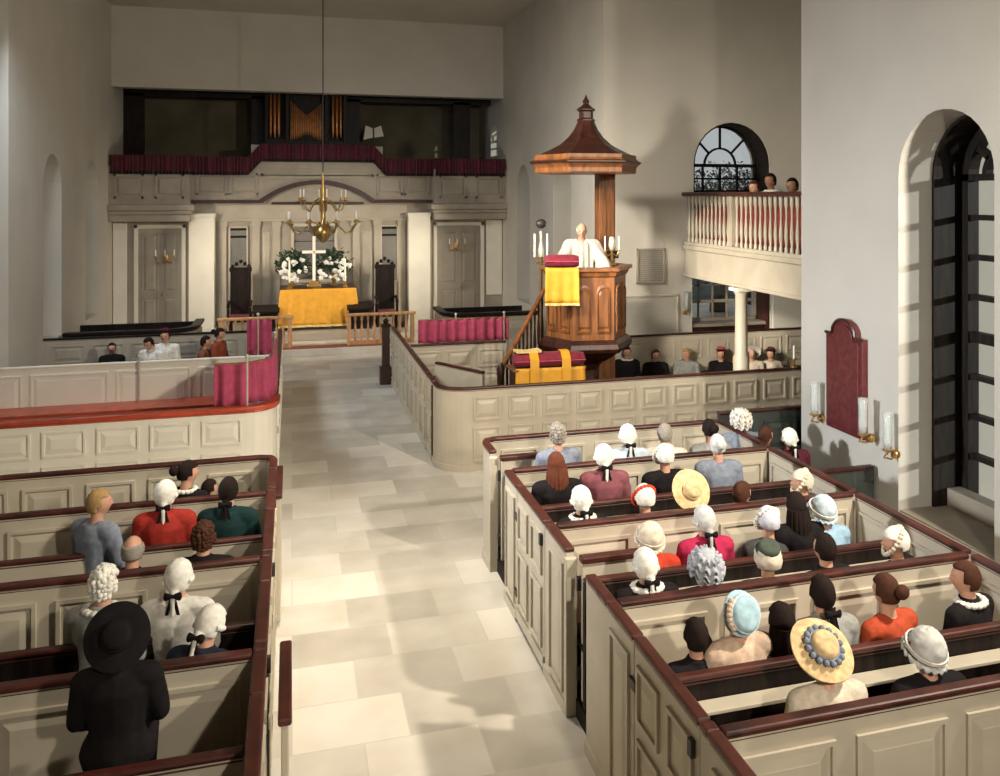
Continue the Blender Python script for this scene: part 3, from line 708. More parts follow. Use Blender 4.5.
# an open door leaf folded back along the left pews
d = empty('pew_door', (-0.03, 4.7, 0), 'pew door folded back along the near left pew side, maroon rail', 'pew door')
MB().box(-0.05, -0.015, 4.35, 5.08, 0.05, 0.99).build('leaf', 'cream', d, 0.006)
MB().box(-0.065, 0.0, 4.33, 5.10, 0.99, 1.03).build('top_rail', 'rail', d, 0.012)

d = empty('pew_door', (-0.10, 7.9, 0), 'pew door folded back along the front left pew side, red brown rail', 'pew door')
MB().box(-0.125, -0.09, 7.45, 8.22, 0.05, 1.04).build('leaf', 'cream', d, 0.006)
MB().box(-0.14, -0.075, 7.43, 8.24, 1.04, 1.08).build('top_rail', 'rail', d, 0.012)

# side pew between the right block and the wall
sp = empty('side_pew', (4.85, 8.0, 0), 'dark green painted pew between right block and the plastered wall', 'pew')
M['pew_green'] = mat('dark_pew_green', (0.045, 0.055, 0.05), 0.5, var=0.2)
partition(sp, [(4.42, 8.62), (5.9, 8.62)], 1.16, 'pew_green', 'walnut', 'pew_back', pitch=0.5)
bench(sp, 4.43, 5.25, 7.15)
partition(sp, [(4.42, 7.13), (5.27, 7.13)], 0.95, 'pew_green', 'walnut', 'seat_back', plain=True)

# ------------------------------------------------------------------ right transept box pew
def arc(cx, cy, r, a0, a1, n=8): return [(cx+r*math.cos(a0+(a1-a0)*i/n), cy+r*math.sin(a0+(a1-a0)*i/n)) for i in range(n+1)]
tb = empty('box_pew', (4.2, 11.0, 0), 'large cream panelled box pew with rounded corner under the pulpit', 'pew', 'transept box pews')
partition(tb, [(10.4, 11.0)]+[(2.15, 11.0)]+arc(2.15, 11.35, 0.35, -PI/2, -PI, 8)[1:]+[(1.8, 11.52)], 1.06, 'cream', 'rail', 'front_panel', pitch=0.45)
partition(tb, [(1.8, 12.12), (1.8, 16.5)], 1.06, 'cream', 'rail', 'aisle_panel', pitch=0.5)
dr = partition(tb, [(1.8, 11.56), (1.8, 12.06)], 1.06, 'cream', 'rail', 'door', pitch=0.5, z0=0.04)
MB().box(1.76, 1.84, 11.515, 11.55, 0, 1.0).build('door_gap', 'black_wood', dr)
partition(tb, [(1.86, 14.4), (3.45, 14.4)], 1.06, 'cream', 'rail', 'inner_panel', pitch=0.5)
partition(tb, [(2.75, 12.9), (2.2, 13.9)], 0.86, 'cream', 'rail', 'inner_panel', plain=True)
bench(tb, 1.95, 2.7, 13.98, 0.38)
partition(tb, [(5.35, 13.95), (8.95, 13.95)], 1.12, 'cream', 'walnut', 'back_panel', pitch=0.5)
b = MB().box(5.35, 10.2, 13.5, 13.92, 0.41, 0.45).box(5.35, 10.2, 13.53, 13.56, 0, 0.41).build('bench_seat', 'walnut', tb, 0.006)
partition(tb, [(8.95, 13.95), (10.4, 13.95)], 1.15, 'walnut', 'black_wood', 'back_panel', pitch=0.5)
MB().box(1.9, 10.3, 11.1, 13.9, 0, 0.02).build('floorboards', 'dark_floor', tb)
# gate at the aisle end with dark post
pg = empty('pew_gate_post', (1.68, 16.6, 0), 'dark wooden post at the chancel end of the right transept pew', 'post')
MB().box(1.60, 1.74, 16.45, 16.59, 0, 1.05).box(1.56, 1.78, 16.41, 16.63, 0, 0.32).build('post', 'walnut', pg, 0.01)
MB().lathe([(0.09, 1.05), (0.10, 1.09), (0.04, 1.12), (0.06, 1.17), (0.01, 1.22)], (1.67, 16.52, 0), 12).build('finial', 'walnut', pg, smooth=True)

# curtains on brass rails above the partitions
def curtain(path, z0, z1, lab, posts, amp=0.035, pitch=0.16):
    P = [Vector((*p, 0)) for p in path]
    r = empty('rail_curtain', (P[0].x, P[0].y, z0), lab, 'curtain', 'rose curtains above the pew partitions')
    pts = []
    acc = 0
    for i in range(len(P)-1):
        L = (P[i+1]-P[i]).length; n = max(2, int(L/0.018)); t = (P[i+1]-P[i]).normalized(); nn = Vector((-t.y, t.x, 0))
        for k in range(n+(i == len(P)-2)):
            s = L*k/n; ph = 2*PI*(acc+s)/pitch
            pts.append((P[i]+t*s, nn, ph+0.5*math.sin(ph*0.37)))
        acc += L
    vs = []; fs = []; NZ = 5
    for j in range(NZ+1):
        z = z1+(z0-z1)*j/NZ; am = amp*(0.55+0.45*j/NZ)
        for p, nn, ph in pts: q = p+nn*am*math.sin(ph); vs.append((q.x, q.y, z+0.006*math.sin(ph*0.5)*(j == NZ)))
    n = len(pts)
    for j in range(NZ):
        for i in range(n-1): fs.append((j*n+i, j*n+i+1, (j+1)*n+i+1, (j+1)*n+i))
    solid(MB().add(vs, fs).build('cloth', 'pink', r, smooth=True), 0.008)
    MB().tube([(p.x, p.y, z1-0.01) for p in P], 0.012, 8).build('rod', 'brass', r)
    for p in posts: MB().tube([(*p, z0-0.02), (*p, z1+0.06)], 0.014, 8).ball((*p, z1+0.07), 0.025, 8, 5).build('rod_post', 'silver', r, smooth=True)
curtain([(1.98, 14.4), (3.5, 14.4)], 1.07, 1.46, 'rose curtain along the partition left of the pulpit stairs', [(2.6, 14.4), (3.42, 14.4)])
# ---- pulpit stairs, pulpit, desk, tester
PX, PY = 4.25, 12.55
st = empty('pulpit_stair', (3.35, 13.4, 0), 'wooden stair with sloping handrail rising behind the reading desk', 'stairs')
ra, rb = on_y(517, 340, 12.25), on_y(544, 290, 12.85)
dv = rb-ra; ra = ra-dv*0.55
RAIL_H = 0.80
sp0, sp1 = Vector((ra.x, ra.y, 0)), Vector((rb.x, rb.y, 0))
dirv = (sp1-sp0).normalized(); side = Vector((dirv.y, -dirv.x, 0))*0.62
N = 7; rise = (rb.z-RAIL_H)/N
for k in range(N):
    p = sp0.lerp(sp1, k/N); q = sp0.lerp(sp1, (k+1)/N); z = rise*(k+1)
    vs = [p, p+side, q+side, q]
    MB().add([(*v_.xy, max(0, z-0.45)) for v_ in vs]+[(*v_.xy, z) for v_ in vs], [(0, 3, 2, 1), (4, 5, 6, 7), (0, 1, 5, 4), (1, 2, 6, 5), (2, 3, 7, 6), (3, 0, 4, 7)]).build('step', 'walnut', st)
MB().tube([ra, rb], 0.035, 8).build('handrail', 'oak', st, smooth=True)
for k in range(11):
    f = (k+0.5)/11; p = ra.lerp(rb, f); zb = rise*(int(f*N)+1)
    MB().lathe([(0.018, zb), (0.026, zb+0.2), (0.014, zb+0.45), (0.02, p.z)], (p.x, p.y, 0), 8).build('baluster', 'walnut', st, smooth=True)
MB().lathe([(0.05, 0), (0.05, ra.z-0.1), (0.06, ra.z+0.02), (0.02, ra.z+0.1)], (ra.x, ra.y, 0), 10).build('newel', 'walnut', st, smooth=True)
pl = empty('pulpit', (PX, PY, 0), 'hexagonal oak pulpit with arched panels holding the preacher', 'pulpit')
ROT = math.radians(-7)
def hexv(R_, z, rot=ROT, c=None):
    if c is None: c = (PX, PY); R_ *= 0.87
    return [(c[0]+R_*math.cos(rot+PI/3*k), c[1]+R_*math.sin(rot+PI/3*k), z) for k in range(6)]
def hexs(rp): return [hexv(R_, z) for R_, z in rp]
MB().rings(hexs([(0.30, 0), (0.34, 0.12), (0.24, 0.25), (0.22, 0.9), (0.30, 1.0), (0.45, 1.08)])).build('pedestal', 'walnut', pl, 0.008)
MB().rings(hexs([(0.45, 1.06), (0.60, 1.12), (0.78, 1.22), (0.82, 1.27), (0.80, 1.34), (0.73, 1.40)])).build('base_moulding', 'walnut', pl, 0.006)
body = hexs([(0.70, 1.38), (0.70, 2.34)]); inn = hexs([(0.64, 2.34), (0.64, 1.46)])
MB().rings(body+inn).build('body', 'oak', pl)
cor = hexs([(0.70, 2.30), (0.74, 2.33), (0.76, 2.38), (0.82, 2.40), (0.82, 2.45), (0.62, 2.45), (0.62, 2.31)])
MB().rings(cor, cap=False).build('cornice', 'oak', pl)
for k in range(6):
    a = Vector(hexv(0.70, 0)[k]); b = Vector(hexv(0.70, 0)[(k+1) % 6]); mid = (a+b)/2; t = (b-a).normalized(); nn = Vector((mid.x-PX, mid.y-PY, 0)).normalized(); L = (b-a).length
    P = lambda s, z, d: tuple(mid+t*s+nn*d+Vector((0, 0, z)))
    for h_ in (-1, 1):
        hw = L/4-0.055; c0 = h_*L/4*0.94
        P = lambda s, z, d, c0=c0: tuple(mid+t*(s+c0)+nn*d+Vector((0, 0, z)))
        outer = [(-hw, 1.50), (hw, 1.50), (hw, 2.10)]+[(hw*math.cos(x_), 2.10+0.10*math.sin(x_)) for x_ in [PI*j/8 for j in range(1, 8)]]+[(-hw, 2.10)]
        m = MB()
        sc = lambda q, f: [(x_*f, 1.82+(z_-1.82)*f) for x_, z_ in q]
        o1, i1 = outer, sc(outer, 0.90)
        for j in range(len(outer)):
            k2 = (j+1) % len(outer)
            m.add([P(*o1[j], 0), P(*o1[k2], 0), P(*i1[k2], 0.0), P(*i1[j], 0.0), P(*o1[j], 0.022), P(*o1[k2], 0.022), P(*i1[k2], 0.03), P(*i1[j], 0.03)],
                  [(4, 5, 6, 7), (0, 1, 5, 4), (3, 2, 6, 7), (1, 2, 6, 5), (0, 3, 7, 4)])
        i2, i3 = sc(outer, 0.82), sc(outer, 0.70)
        m.add([P(*q, 0.001) for q in i2]+[P(*q, 0.022) for q in i3], [tuple(range(len(i3), 2*len(i3)))]+[(j, (j+1) % len(i2), len(i2)+(j+1) % len(i2), len(i2)+j) for j in range(len(i2))])
        m.build('panel', 'oak', pl)
# backboard post
bp = empty('tester_post', (4.77, 13.18, 0), 'oak post behind the preacher carrying the sounding board', 'post')
MB().box(4.64, 4.91, 13.06, 13.30, 0, 3.85).build('shaft', 'oak', bp, 0.012)
for x in (4.69, 4.82): MB().box(x-0.02, x+0.06, 13.045, 13.065, 1.4, 3.75).build('flute', 'oak', bp, 0.004)
MB().box(4.60, 4.95, 13.02, 13.34, 2.5, 2.62).build('collar', 'walnut', bp, 0.01)
ts = empty('sounding_board', (PX, PY+0.1, 3.8), 'ogee roofed oak sounding board with finial above the preacher', 'sounding board')
def hx(R_, z): return hexv(R_*0.955, z, math.radians(-7), (PX+0.03, PY+0.1))
MB().rings([hx(0.80, 3.82), hx(0.82, 3.84), hx(0.82, 3.90), hx(0.84, 3.93), hx(0.90, 3.98), hx(0.84, 4.03), hx(0.82, 4.05), hx(0.82, 4.10)]).build('cornice', 'oak', ts)
MB().rings([hx(r, z) for r, z in ((0.845, 3.94), (0.905, 3.98), (0.905, 4.0), (0.845, 4.02))]).build('moulding', 'walnut', ts)
MB().rings([hx(r, z) for r, z in ((0.80, 4.09), (0.74, 4.11), (0.58, 4.18), (0.42, 4.26), (0.29, 4.37), (0.20, 4.48), (0.15, 4.58), (0.13, 4.64))]).build('roof', 'walnut', ts, 0.006)
MB().rings([hx(r, z) for r, z in ((0.15, 4.62), (0.15, 4.64), (0.115, 4.66), (0.115, 4.76), (0.15, 4.78), (0.15, 4.80), (0.09, 4.84), (0.05, 4.87), (0.045, 4.89), (0.06, 4.92), (0.03, 4.96), (0.005, 5.02))]).build('finial', 'walnut', ts, 0.004)
# pulpit cushion and fall on the west-facing left face
def hanging(name, p0, p1, out, ztop, cush_h, fall, lab, cat, over=0.16, bands=None):
    """cushion lying on an edge from p0 to p1 (XY) with a cloth hanging outside it"""
    p0, p1, out = Vector((*p0, 0)), Vector((*p1, 0)), Vector((*out, 0)).normalized()
    t = (p1-p0).normalized(); L = (p1-p0).length; mid = (p0+p1)/2
    r = empty(name, (mid.x, mid.y, ztop), lab, cat)
    c = MB(); rings = []
    n = 12
    for i in range(n+1):
        f = i/n; b = 1-0.25*abs(2*f-1)**6
        rings.append([tuple(p0+t*L*f+out*(0.14*b*math.cos(a))+Vector((0, 0, ztop+cush_h/2+cush_h/2*b*math.sin(a)))) for a in [2*PI*k/14 for k in range(14)]])
    c.rings(rings); c.build('cushion', 'velvet', r, smooth=True)
    MB().tube([tuple(p0+out*0.145+Vector((0, 0, ztop+cush_h/2))), tuple(p1+out*0.145+Vector((0, 0, ztop+cush_h/2)))], 0.008, 6).build('piping', 'pink', r)
    vs = []; fs = []; NX, NZ = 24, 8
    for j in range(NZ+1):
        g = j/NZ
        for i in range(NX+1):
            f = i/NX; w_ = 1+0.03*g
            q = mid+t*(f-0.5)*L*w_*0.98+out*(0.13+0.012*g*math.sin(f*2*PI*3+1)+0.01*g)
            vs.append((q.x, q.y, ztop+0.01-fall*g))
    for j in range(NZ):
        for i in range(NX): a = j*(NX+1)+i; fs.append((a, a+1, a+NX+2, a+NX+1))
    solid(MB().add(vs, fs).build('fall_cloth', 'yellow', r, smooth=True), 0.01)
    fr = MB()
    for i in range(NX): a = vs[NZ*(NX+1)+i]; b = vs[NZ*(NX+1)+i+1]; fr.add([a, b, (b[0], b[1], b[2]-0.035), (a[0], a[1], a[2]-0.035)], [(0, 1, 2, 3)])
    solid(fr.build('fringe', 'fringe', r), 0.012)
    for f in bands or []:
        q = mid+t*(f-0.5)*L
        b = MB(); a = q-t*0.06; e = q+t*0.06
        pr = [(-0.10, cush_h*0.9), (-0.06, cush_h+0.012), (0.06, cush_h+0.012), (0.155, cush_h*0.62), (0.165, 0.0), (0.165, -fall-0.06)]
        vv = []
        for d_, z_ in pr: vv += [tuple(a+out*d_+Vector((0, 0, ztop+z_))), tuple(e+out*d_+Vector((0, 0, ztop+z_)))]
        b.add(vv, [(2*k, 2*k+1, 2*k+3, 2*k+2) for k in range(len(pr)-1)])
        solid(b.build('stole_band', 'yellow', r), 0.008)
    return r
h0, h1 = Vector(hexv(0.74, 0)[3]), Vector(hexv(0.74, 0)[4])
mid = (h0+h1)/2
cc = on_y(561.5, 258, 12.05)
hanging('pulpit_cushion', (cc.x-0.235, 12.10), (cc.x+0.235, 11.98), (-0.25, -1), 2.46, 0.19, 0.50, 'crimson cushion with yellow fall on the pulpit edge', 'cushion')
MB().box(cc.x-0.2, cc.x+0.2, 12.02, 12.28, 2.41, 2.455).build('book_ledge', 'oak', pl, 0.006)
# clerk's reading desk behind the front partition
ds = empty('reading_desk', (3.6, 11.45, 0), 'dark reading desk standing below the pulpit', 'desk')
dx0, dx1 = on_y(512, 350, 11.3).x, on_y(585, 350, 11.3).x
MB().box(dx0+0.04, dx1-0.04, 11.34, 11.62, 0, 1.16).build('desk_body', 'walnut', ds, 0.01)
MB().box(dx0, dx1, 11.22, 11.64, 1.16, 1.20).build('desk_top', 'oak', ds, 0.01)
hanging('desk_cushion', (dx0+0.03, 11.36), (dx1-0.03, 11.30), (-0.05, -1), 1.20, 0.20, 0.34, 'long crimson cushion with yellow fall and two bands on the reading desk', 'cushion', bands=(0.27, 0.72))
bk = empty('open_book', ((dx0+dx1)/2-0.2, 11.44, 1.4), 'open pale book on the reading desk cushion', 'book')
bx_, by_ = (dx0+dx1)/2-0.28, 11.36
for s in (-1, 1):
    MB().add([(bx_, by_-0.09, 1.415), (bx_+s*0.17, by_-0.09, 1.435), (bx_+s*0.17, by_+0.12, 1.435), (bx_, by_+0.12, 1.415), (bx_, by_-0.09, 1.402), (bx_+s*0.17, by_-0.09, 1.405), (bx_+s*0.17, by_+0.12, 1.405), (bx_, by_+0.12, 1.402)],
             [(0, 1, 2, 3), (4, 7, 6, 5), (0, 4, 5, 1), (1, 5, 6, 2), (2, 6, 7, 3), (3, 7, 4, 0)]).build('page_block', 'fringe', bk)
# brass candle lamps on the pulpit rim
def pulpit_lamp(u, v, lab, y=12.6):
    p = on_y(u, v, y); z0 = 2.45
    r = empty('candle_lamp', (p.x, y, z0), lab, 'lamp', 'brass candle lamps on the pulpit')
    MB().lathe([(0.07, 0), (0.07, 0.02), (0.018, 0.04), (0.018, 0.2), (0.03, 0.22)], (p.x, y, z0), 14).build('stand', 'brass', r, smooth=True)
    for s in (-1, 1):
        a = MB().tube([(p.x, y, z0+0.18), (p.x+s*0.07, y, z0+0.13), (p.x+s*0.11, y, z0+0.2)], 0.01, 6).lathe([(0.03, 0.2), (0.03, 0.21), (0.014, 0.22)], (p.x+s*0.11, y, z0), 8).build('arm', 'brass', r, smooth=True)
        MB().lathe([(0.012, 0.21), (0.012, 0.42), (0.003, 0.43)], (p.x+s*0.11, y, z0), 8).build('candle', 'wax', a, smooth=True)
    MB().lathe([(0.03, 0.22), (0.055, 0.28), (0.05, 0.36), (0.035, 0.42)], (p.x, y, z0), 12).build('shade', 'silver', r, smooth=True)
pulpit_lamp(612, 245, 'brass candle lamp on the right rim of the pulpit', 12.45)
# taller lamp on pole left of the pulpit (stair newel)
p = on_y(541, 240, 13.0)
r = empty('newel_lamp', (p.x, 13.0, 0), 'tall brass candle standard left of the pulpit beside the stair', 'lamp')
MB().lathe([(0.12, 0), (0.12, 0.03), (0.03, 0.08), (0.025, 2.5), (0.04, 2.55)], (p.x, 13.0, 0), 12).build('pole', 'brass', r, smooth=True)
for s in (-1, 1):
    a = MB().tube([(p.x, 13, 2.5), (p.x+s*0.07, 13, 2.45), (p.x+s*0.10, 13, 2.56)], 0.012, 6).build('arm', 'brass', r, smooth=True)
    MB().lathe([(0.016, 2.55), (0.016, 2.9), (0.004, 2.91)], (p.x+s*0.10, 13, 0), 8).build('candle', 'wax', a, smooth=True)
MB().lathe([(0.04, 2.55), (0.05, 2.65), (0.02, 2.8), (0.03, 2.95)], (p.x, 13, 0), 10).build('lamp_body', 'silver', r, smooth=True)
MB().ball((p.x, 13.0, 3.06), (0.085, 0.07, 0.075), 12, 8).build('shade', 'iron', r, smooth=True)
# wall plaques in the transept
def plaque(u0, v0, u1, v1, m, fm, lab, y=YC):
    a = on_y(u0, v1, y); b = on_y(u1, v0, y)
    r = empty('wall_plaque', ((a.x+b.x)/2, y, a.z), lab, 'plaque', 'plaques on the transept wall')
    f = MB(); frame_y(f, a.x, b.x, a.z, b.z, y-0.002, 0.035, 0.05); f.build('frame', fm, r, 0.006)
    MB().box(a.x+0.035, b.x-0.035, y-0.03, y-0.002, a.z+0.035, b.z-0.035).build('inscription', m, r)
plaque(636, 248, 664, 284, 'slate', 'cream_dark', 'square grey inscribed plaque on the wall right of the pulpit')
plaque(612, 294, 678, 338, 'marble', 'cream', 'wide pale inscribed plaque under the grey one')
a = on_y(772, 338, YC); b = on_y(806, 288, YC)
r = empty('wall_plaque', (9.1, YC, a.z), 'white lettered board on the wall right of the transept window', 'plaque', 'plaques on the transept wall')
MB().box(a.x, b.x+0.3, YC-0.04, YC-0.002, a.z, b.z+0.1).build('inscription', 'marble', r, 0.008)

# ------------------------------------------------------------------ transept gallery
GX = 6.86
def gz(v, u=684): return on_x(u, v, GX).z
S(MB().box(GX+0.14, 10.6, YT+0.3, YC, 2.22, 2.36).build('floor_gallery', 'plaster'))
gf = empty('gallery_balustrade', (GX, 12, 2.5), 'transept gallery front with white turned balusters and brown handrail', 'gallery')
MB().box(GX, GX+0.12, 9.2, YC-0.02, 2.02, 2.56).build('fascia', 'cream', gf, 0.006)
MB().box(GX-0.05, GX+0.16, 9.2, YC-0.02, 2.52, 2.60).box(GX-0.03, GX+0.14, 9.2, YC-0.02, 2.02, 2.08).build('moulding', 'cream', gf, 0.015)
MB().box(GX-0.06, GX+0.14, 9.2, YC+0.0, 3.48, 3.55).build('handrail', 'rail', gf, 0.02)
MB().box(GX-0.02, GX+0.12, 9.2, YC-0.02, 2.60, 2.66).build('bottom_rail', 'cream', gf, 0.008)
bal_prof = [(0.032, 2.66), (0.032, 2.72), (0.018, 2.75), (0.034, 2.88), (0.03, 2.98), (0.017, 3.15), (0.022, 3.30), (0.034, 3.36), (0.034, 3.48)]
yy = YC-0.12; k = 0
while yy > 9.3:
    if k == 11:
        MB().box(GX-0.01, GX+0.11, yy-0.06, yy+0.06, 2.66, 3.48).build('newel', 'cream', gf, 0.008)
    else:
        MB().lathe(bal_prof, (GX+0.05, yy, 0), 10).build('baluster', 'cream', gf, smooth=True)
    yy -= 0.148; k += 1
# red hangings on the gallery front
mb = MB(); vs = []; fs = []; nY = 160
for j in range(2):
    for i in range(nY+1):
        y = YC-0.1-(YC-9.4)*i/nY; vs.append((GX+0.16+0.02*math.sin(y*2*PI/0.16), y, 3.38 if j == 0 else 2.72))
for i in range(nY): fs.append((i, i+1, nY+2+i, nY+1+i))
M['redcloth'] = mat('red_cloth', (0.22, 0.025, 0.02), 0.8, var=0.15, scale=9)
gc = solid(mb.add(vs, fs).build('gallery_curtain', 'redcloth', None, smooth=True), 0.01)
tag(centre_origin(gc, (GX+0.16, 12, 2.72)), 'red curtain hung behind the gallery balusters', 'curtain')
# column under the gallery
py = on_x(739, 330, GX+0.02).y
gp = empty('gallery_post', (GX+0.04, py, 0), 'white post carrying the transept gallery', 'post')
MB().lathe([(0.13, 0), (0.13, 0.9), (0.10, 0.95), (0.095, 1.9), (0.12, 1.94), (0.13, 2.02)], (GX+0.06, py, 0), 16).build('shaft', 'cream', gp, smooth=True)
MB().box(GX-0.09, GX+0.21, py-0.15, py+0.15, 0, 0.12).box(GX-0.09, GX+0.21, py-0.15, py+0.15, 1.96, 2.02).build('base_and_cap', 'white_paint', gp, 0.01)
# brackets
bk_ = MB().prism([(YC, 2.05), (YC-0.02, 2.62), (YC-0.12, 2.62)], lambda p, q, d: (d, p, q), GX-0.14, GX)
cb = MB().add([(6.84, YC-0.3, 2.56), (7.2, YC-0.3, 2.06), (7.2, YC, 2.06), (6.84, YC, 2.2), (6.84, YC, 2.56)], [(0, 1, 2, 3), (0, 3, 4)])
# hanging lamp by gallery
def hurricane(root_loc, wall_dir, lab, grp='glass shaded sconces'):
    """brass arm with a clear glass hurricane shade and candle; wall_dir = unit vector into the room"""
    L = Vector(root_loc); d = Vector(wall_dir)
    r = empty('wall_sconce', L, lab, 'sconce', grp)
    MB().ball(tuple(L+d*0.015), 0.045, 10, 6).build('rosette', 'brass', r, smooth=True)
    e = L+d*0.10+Vector((0, 0, 0.02))
    MB().tube([L, L+d*0.06+Vector((0, 0, -0.04)), L+d*0.14+Vector((0, 0, -0.02)), e], 0.010, 8).lathe([(0.012, 0), (0.05, 0.02), (0.05, 0.03), (0.018, 0.035), (0.018, 0.07)], tuple(e), 12).build('arm', 'brass', r, smooth=True)
    sh = MB(); rr = [(0.034, 0.03), (0.040, 0.12), (0.038, 0.25), (0.046, 0.36)]
    sh.rings([[(e.x+q*math.cos(2*PI*j/16), e.y+q*math.sin(2*PI*j/16), e.z+z) for j in range(16)] for q, z in rr], cap=False)
    sg = sh.build('glass_shade', 'shade_glass', r, smooth=True); solid(sg, 0.004)
sg = bpy.data.materials.new('shade_glass'); sg.use_nodes = True; nt = sg.node_tree; nt.nodes.clear()
out = nt.nodes.new('ShaderNodeOutputMaterial'); tr = nt.nodes.new('ShaderNodeBsdfTransparent'); gs = nt.nodes.new('ShaderNodeBsdfGlossy'); gs.inputs['Roughness'].default_value = 0.12
lw = nt.nodes.new('ShaderNodeLayerWeight'); lw.inputs[0].default_value = 0.12; mx = nt.nodes.new('ShaderNodeMixShader'); tr.inputs[0].default_value = (0.95, 0.97, 0.96, 1)
df = nt.nodes.new('ShaderNodeBsdfDiffuse'); df.inputs[0].default_value = (0.8, 0.85, 0.85, 1); m2 = nt.nodes.new('ShaderNodeMixShader'); m2.inputs[0].default_value = 0.28
nt.links.new(tr.outputs[0], m2.inputs[1]); nt.links.new(df.outputs[0], m2.inputs[2])
nt.links.new(lw.outputs['Facing'], mx.inputs[0]); nt.links.new(m2.outputs[0], mx.inputs[1]); nt.links.new(gs.outputs[0], mx.inputs[2]); nt.links.new(mx.outputs[0], out.inputs[0])
M['shade_glass'] = sg
for u, v, lab in ((823, 418, 'glass shaded sconce left of the maroon memorial board'), (897, 454, 'glass shaded sconce between the memorial board and the tall window')):
    q = on_x(u, v, WX1); hurricane(q, (-1, 0, 0), lab)
q = on_x(872, 438, WX1-0.05); hurricane(q, (-1, 0, 0), 'glass shaded sconce over the foot of the maroon memorial board')
q = on_y(684, 312, YC); hurricane(q, (0, -1, 0), 'glass shaded sconce left of the lower transept window')
q = on_x(791, 405, 6.6) if False else Vector((6.75, 10.96, 1.06)); 
hl = empty('rail_lamp', (6.83, 11.0, 1.06), 'brass candle lamp with glass shade on the pew rail near the wall corner', 'lamp')
MB().lathe([(0.05, 0), (0.05, 0.02), (0.015, 0.04), (0.015, 0.10), (0.045, 0.12)], (6.83, 11.0, 1.06), 12).build('stand', 'brass', hl, smooth=True)
MB().lathe([(0.014, 0.12), (0.014, 0.3), (0.003, 0.31)], (6.83, 11.0, 1.06), 8).build('candle', 'wax', hl, smooth=True)
# maroon memorial board
p0, p1 = on_x(831, 424, WX1), on_x(868, 441, WX1)
yA, yB = p0.y, p1.y; zb = (p0.z+p1.z)/2; zt = on_x(831, 331, WX1).z; yc = (yA+yB)/2; hw = abs(yA-yB)/2
mb_ = empty('memorial_board', (WX1, yc, zb), 'maroon memorial board with arched crest on the pale nave wall', 'plaque')
def crest(k): 
    h = hw*k
    return [(yc-h, zb+(hw-h)), (yc+h, zb+(hw-h)), (yc+h, zt-(hw-h)*0.6), (yc+h*0.68, zt-(hw-h)*0.6)]+[(yc+h*0.62*math.cos(PI*i/12), zt+0.02+h*0.62*0.75*math.sin(PI*i/12)-(hw-h)*0.5) for i in range(13)]+[(yc-h*0.68, zt-(hw-h)*0.6), (yc-h, zt-(hw-h)*0.6)]
MB().prism(crest(1.0), FX, WX1-0.06, WX1-0.002).build('frame', 'plaque', mb_, 0.008)
MB().prism(crest(0.82), FX, WX1-0.075, WX1-0.05).build('inscription', 'plaque', mb_, 0.006)
cp_ = MB(); q = crest(1.0)
cp_.tube([(WX1-0.065, a_, b_) for a_, b_ in q[2:]], 0.016, 6); cp_.build('crest_moulding', 'walnut', mb_, smooth=True)

# ------------------------------------------------------------------ left transept box pews
lt = empty('box_pew', (-1.6, 10.8, 0), 'cream panelled box pew left of the aisle with bright red rail', 'pew', 'transept box pews')
partition(lt, [(-7.0, 10.75), (-0.5, 10.75)]+arc(-0.5, 11.05, 0.3, -PI/2, 0, 6)[1:]+[(-0.2, 11.3)], 1.06, 'white_paint', 'red_rail', 'front_panel', pitch=0.55, rail_w=0.13, rail_h=0.05)
partition(lt, [(-0.2, 11.32), (-0.2, 16.6)], 1.06, 'white_paint', 'rail', 'aisle_panel', pitch=0.5, rail_w=0.08)
partition(lt, [(-7.0, 14.15), (-0.28, 14.15)], 1.05, 'white_paint', 'white_paint', 'inner_panel', pitch=1.15, rows=1)
MB().box(-7, -0.75, 13.55, 14.1, 0.42, 0.48).box(-7, -0.75, 13.58, 13.62, 0.02, 0.42).build('bench_seat', 'red_rail', lt, 0.008)
MB().box(-7, -0.3, 10.85, 16.5, 0, 0.02).build('floorboards', 'dark_floor', lt)
b2 = MB().box(-7, -0.45, 15.95, 16.35, 0.42, 0.46).box(-7, -0.45, 15.98, 16.02, 0.02, 0.42).build('bench_seat', 'walnut', lt, 0.008)
partition(lt, [(-7.0, 16.6), (-0.28, 16.6)], 1.08, 'cream_dark', 'black_wood', 'rear_panel', pitch=0.6)
curtain([on_y(213, 380, 10.85).xy[:] and (on_y(214, 380, 10.78).x, 10.78), (-0.5, 10.78), (-0.3, 10.95), (-0.22, 11.3), (-0.22, 12.6)], 1.07, 1.56, 'rose curtain above the red rail of the left box pew', [(-0.5, 10.78), (-0.22, 12.5)], amp=0.04, pitch=0.17)
curtain([(on_y(247, 340, 14.2).x, 14.2), (-0.3, 14.2)], 1.06, 1.60, 'rose curtain on the far partition of the left box pew', [(-0.5, 14.2)], amp=0.04, pitch=0.15)
# tall slim rail posts on the partition
for u in (140,):
    q = on_y(u, 365, 14.15); 
    rp = empty('rail_post', (q.x, 14.1, 0.9), 'slim white rod standing against the left box pew partition', 'post')
    MB().tube([(q.x, 14.06, 0.02), (q.x, 14.06, 1.12)], 0.018, 8).ball((q.x, 14.06, 1.13), 0.026, 8, 5).build('rod', 'silver', rp, smooth=True)

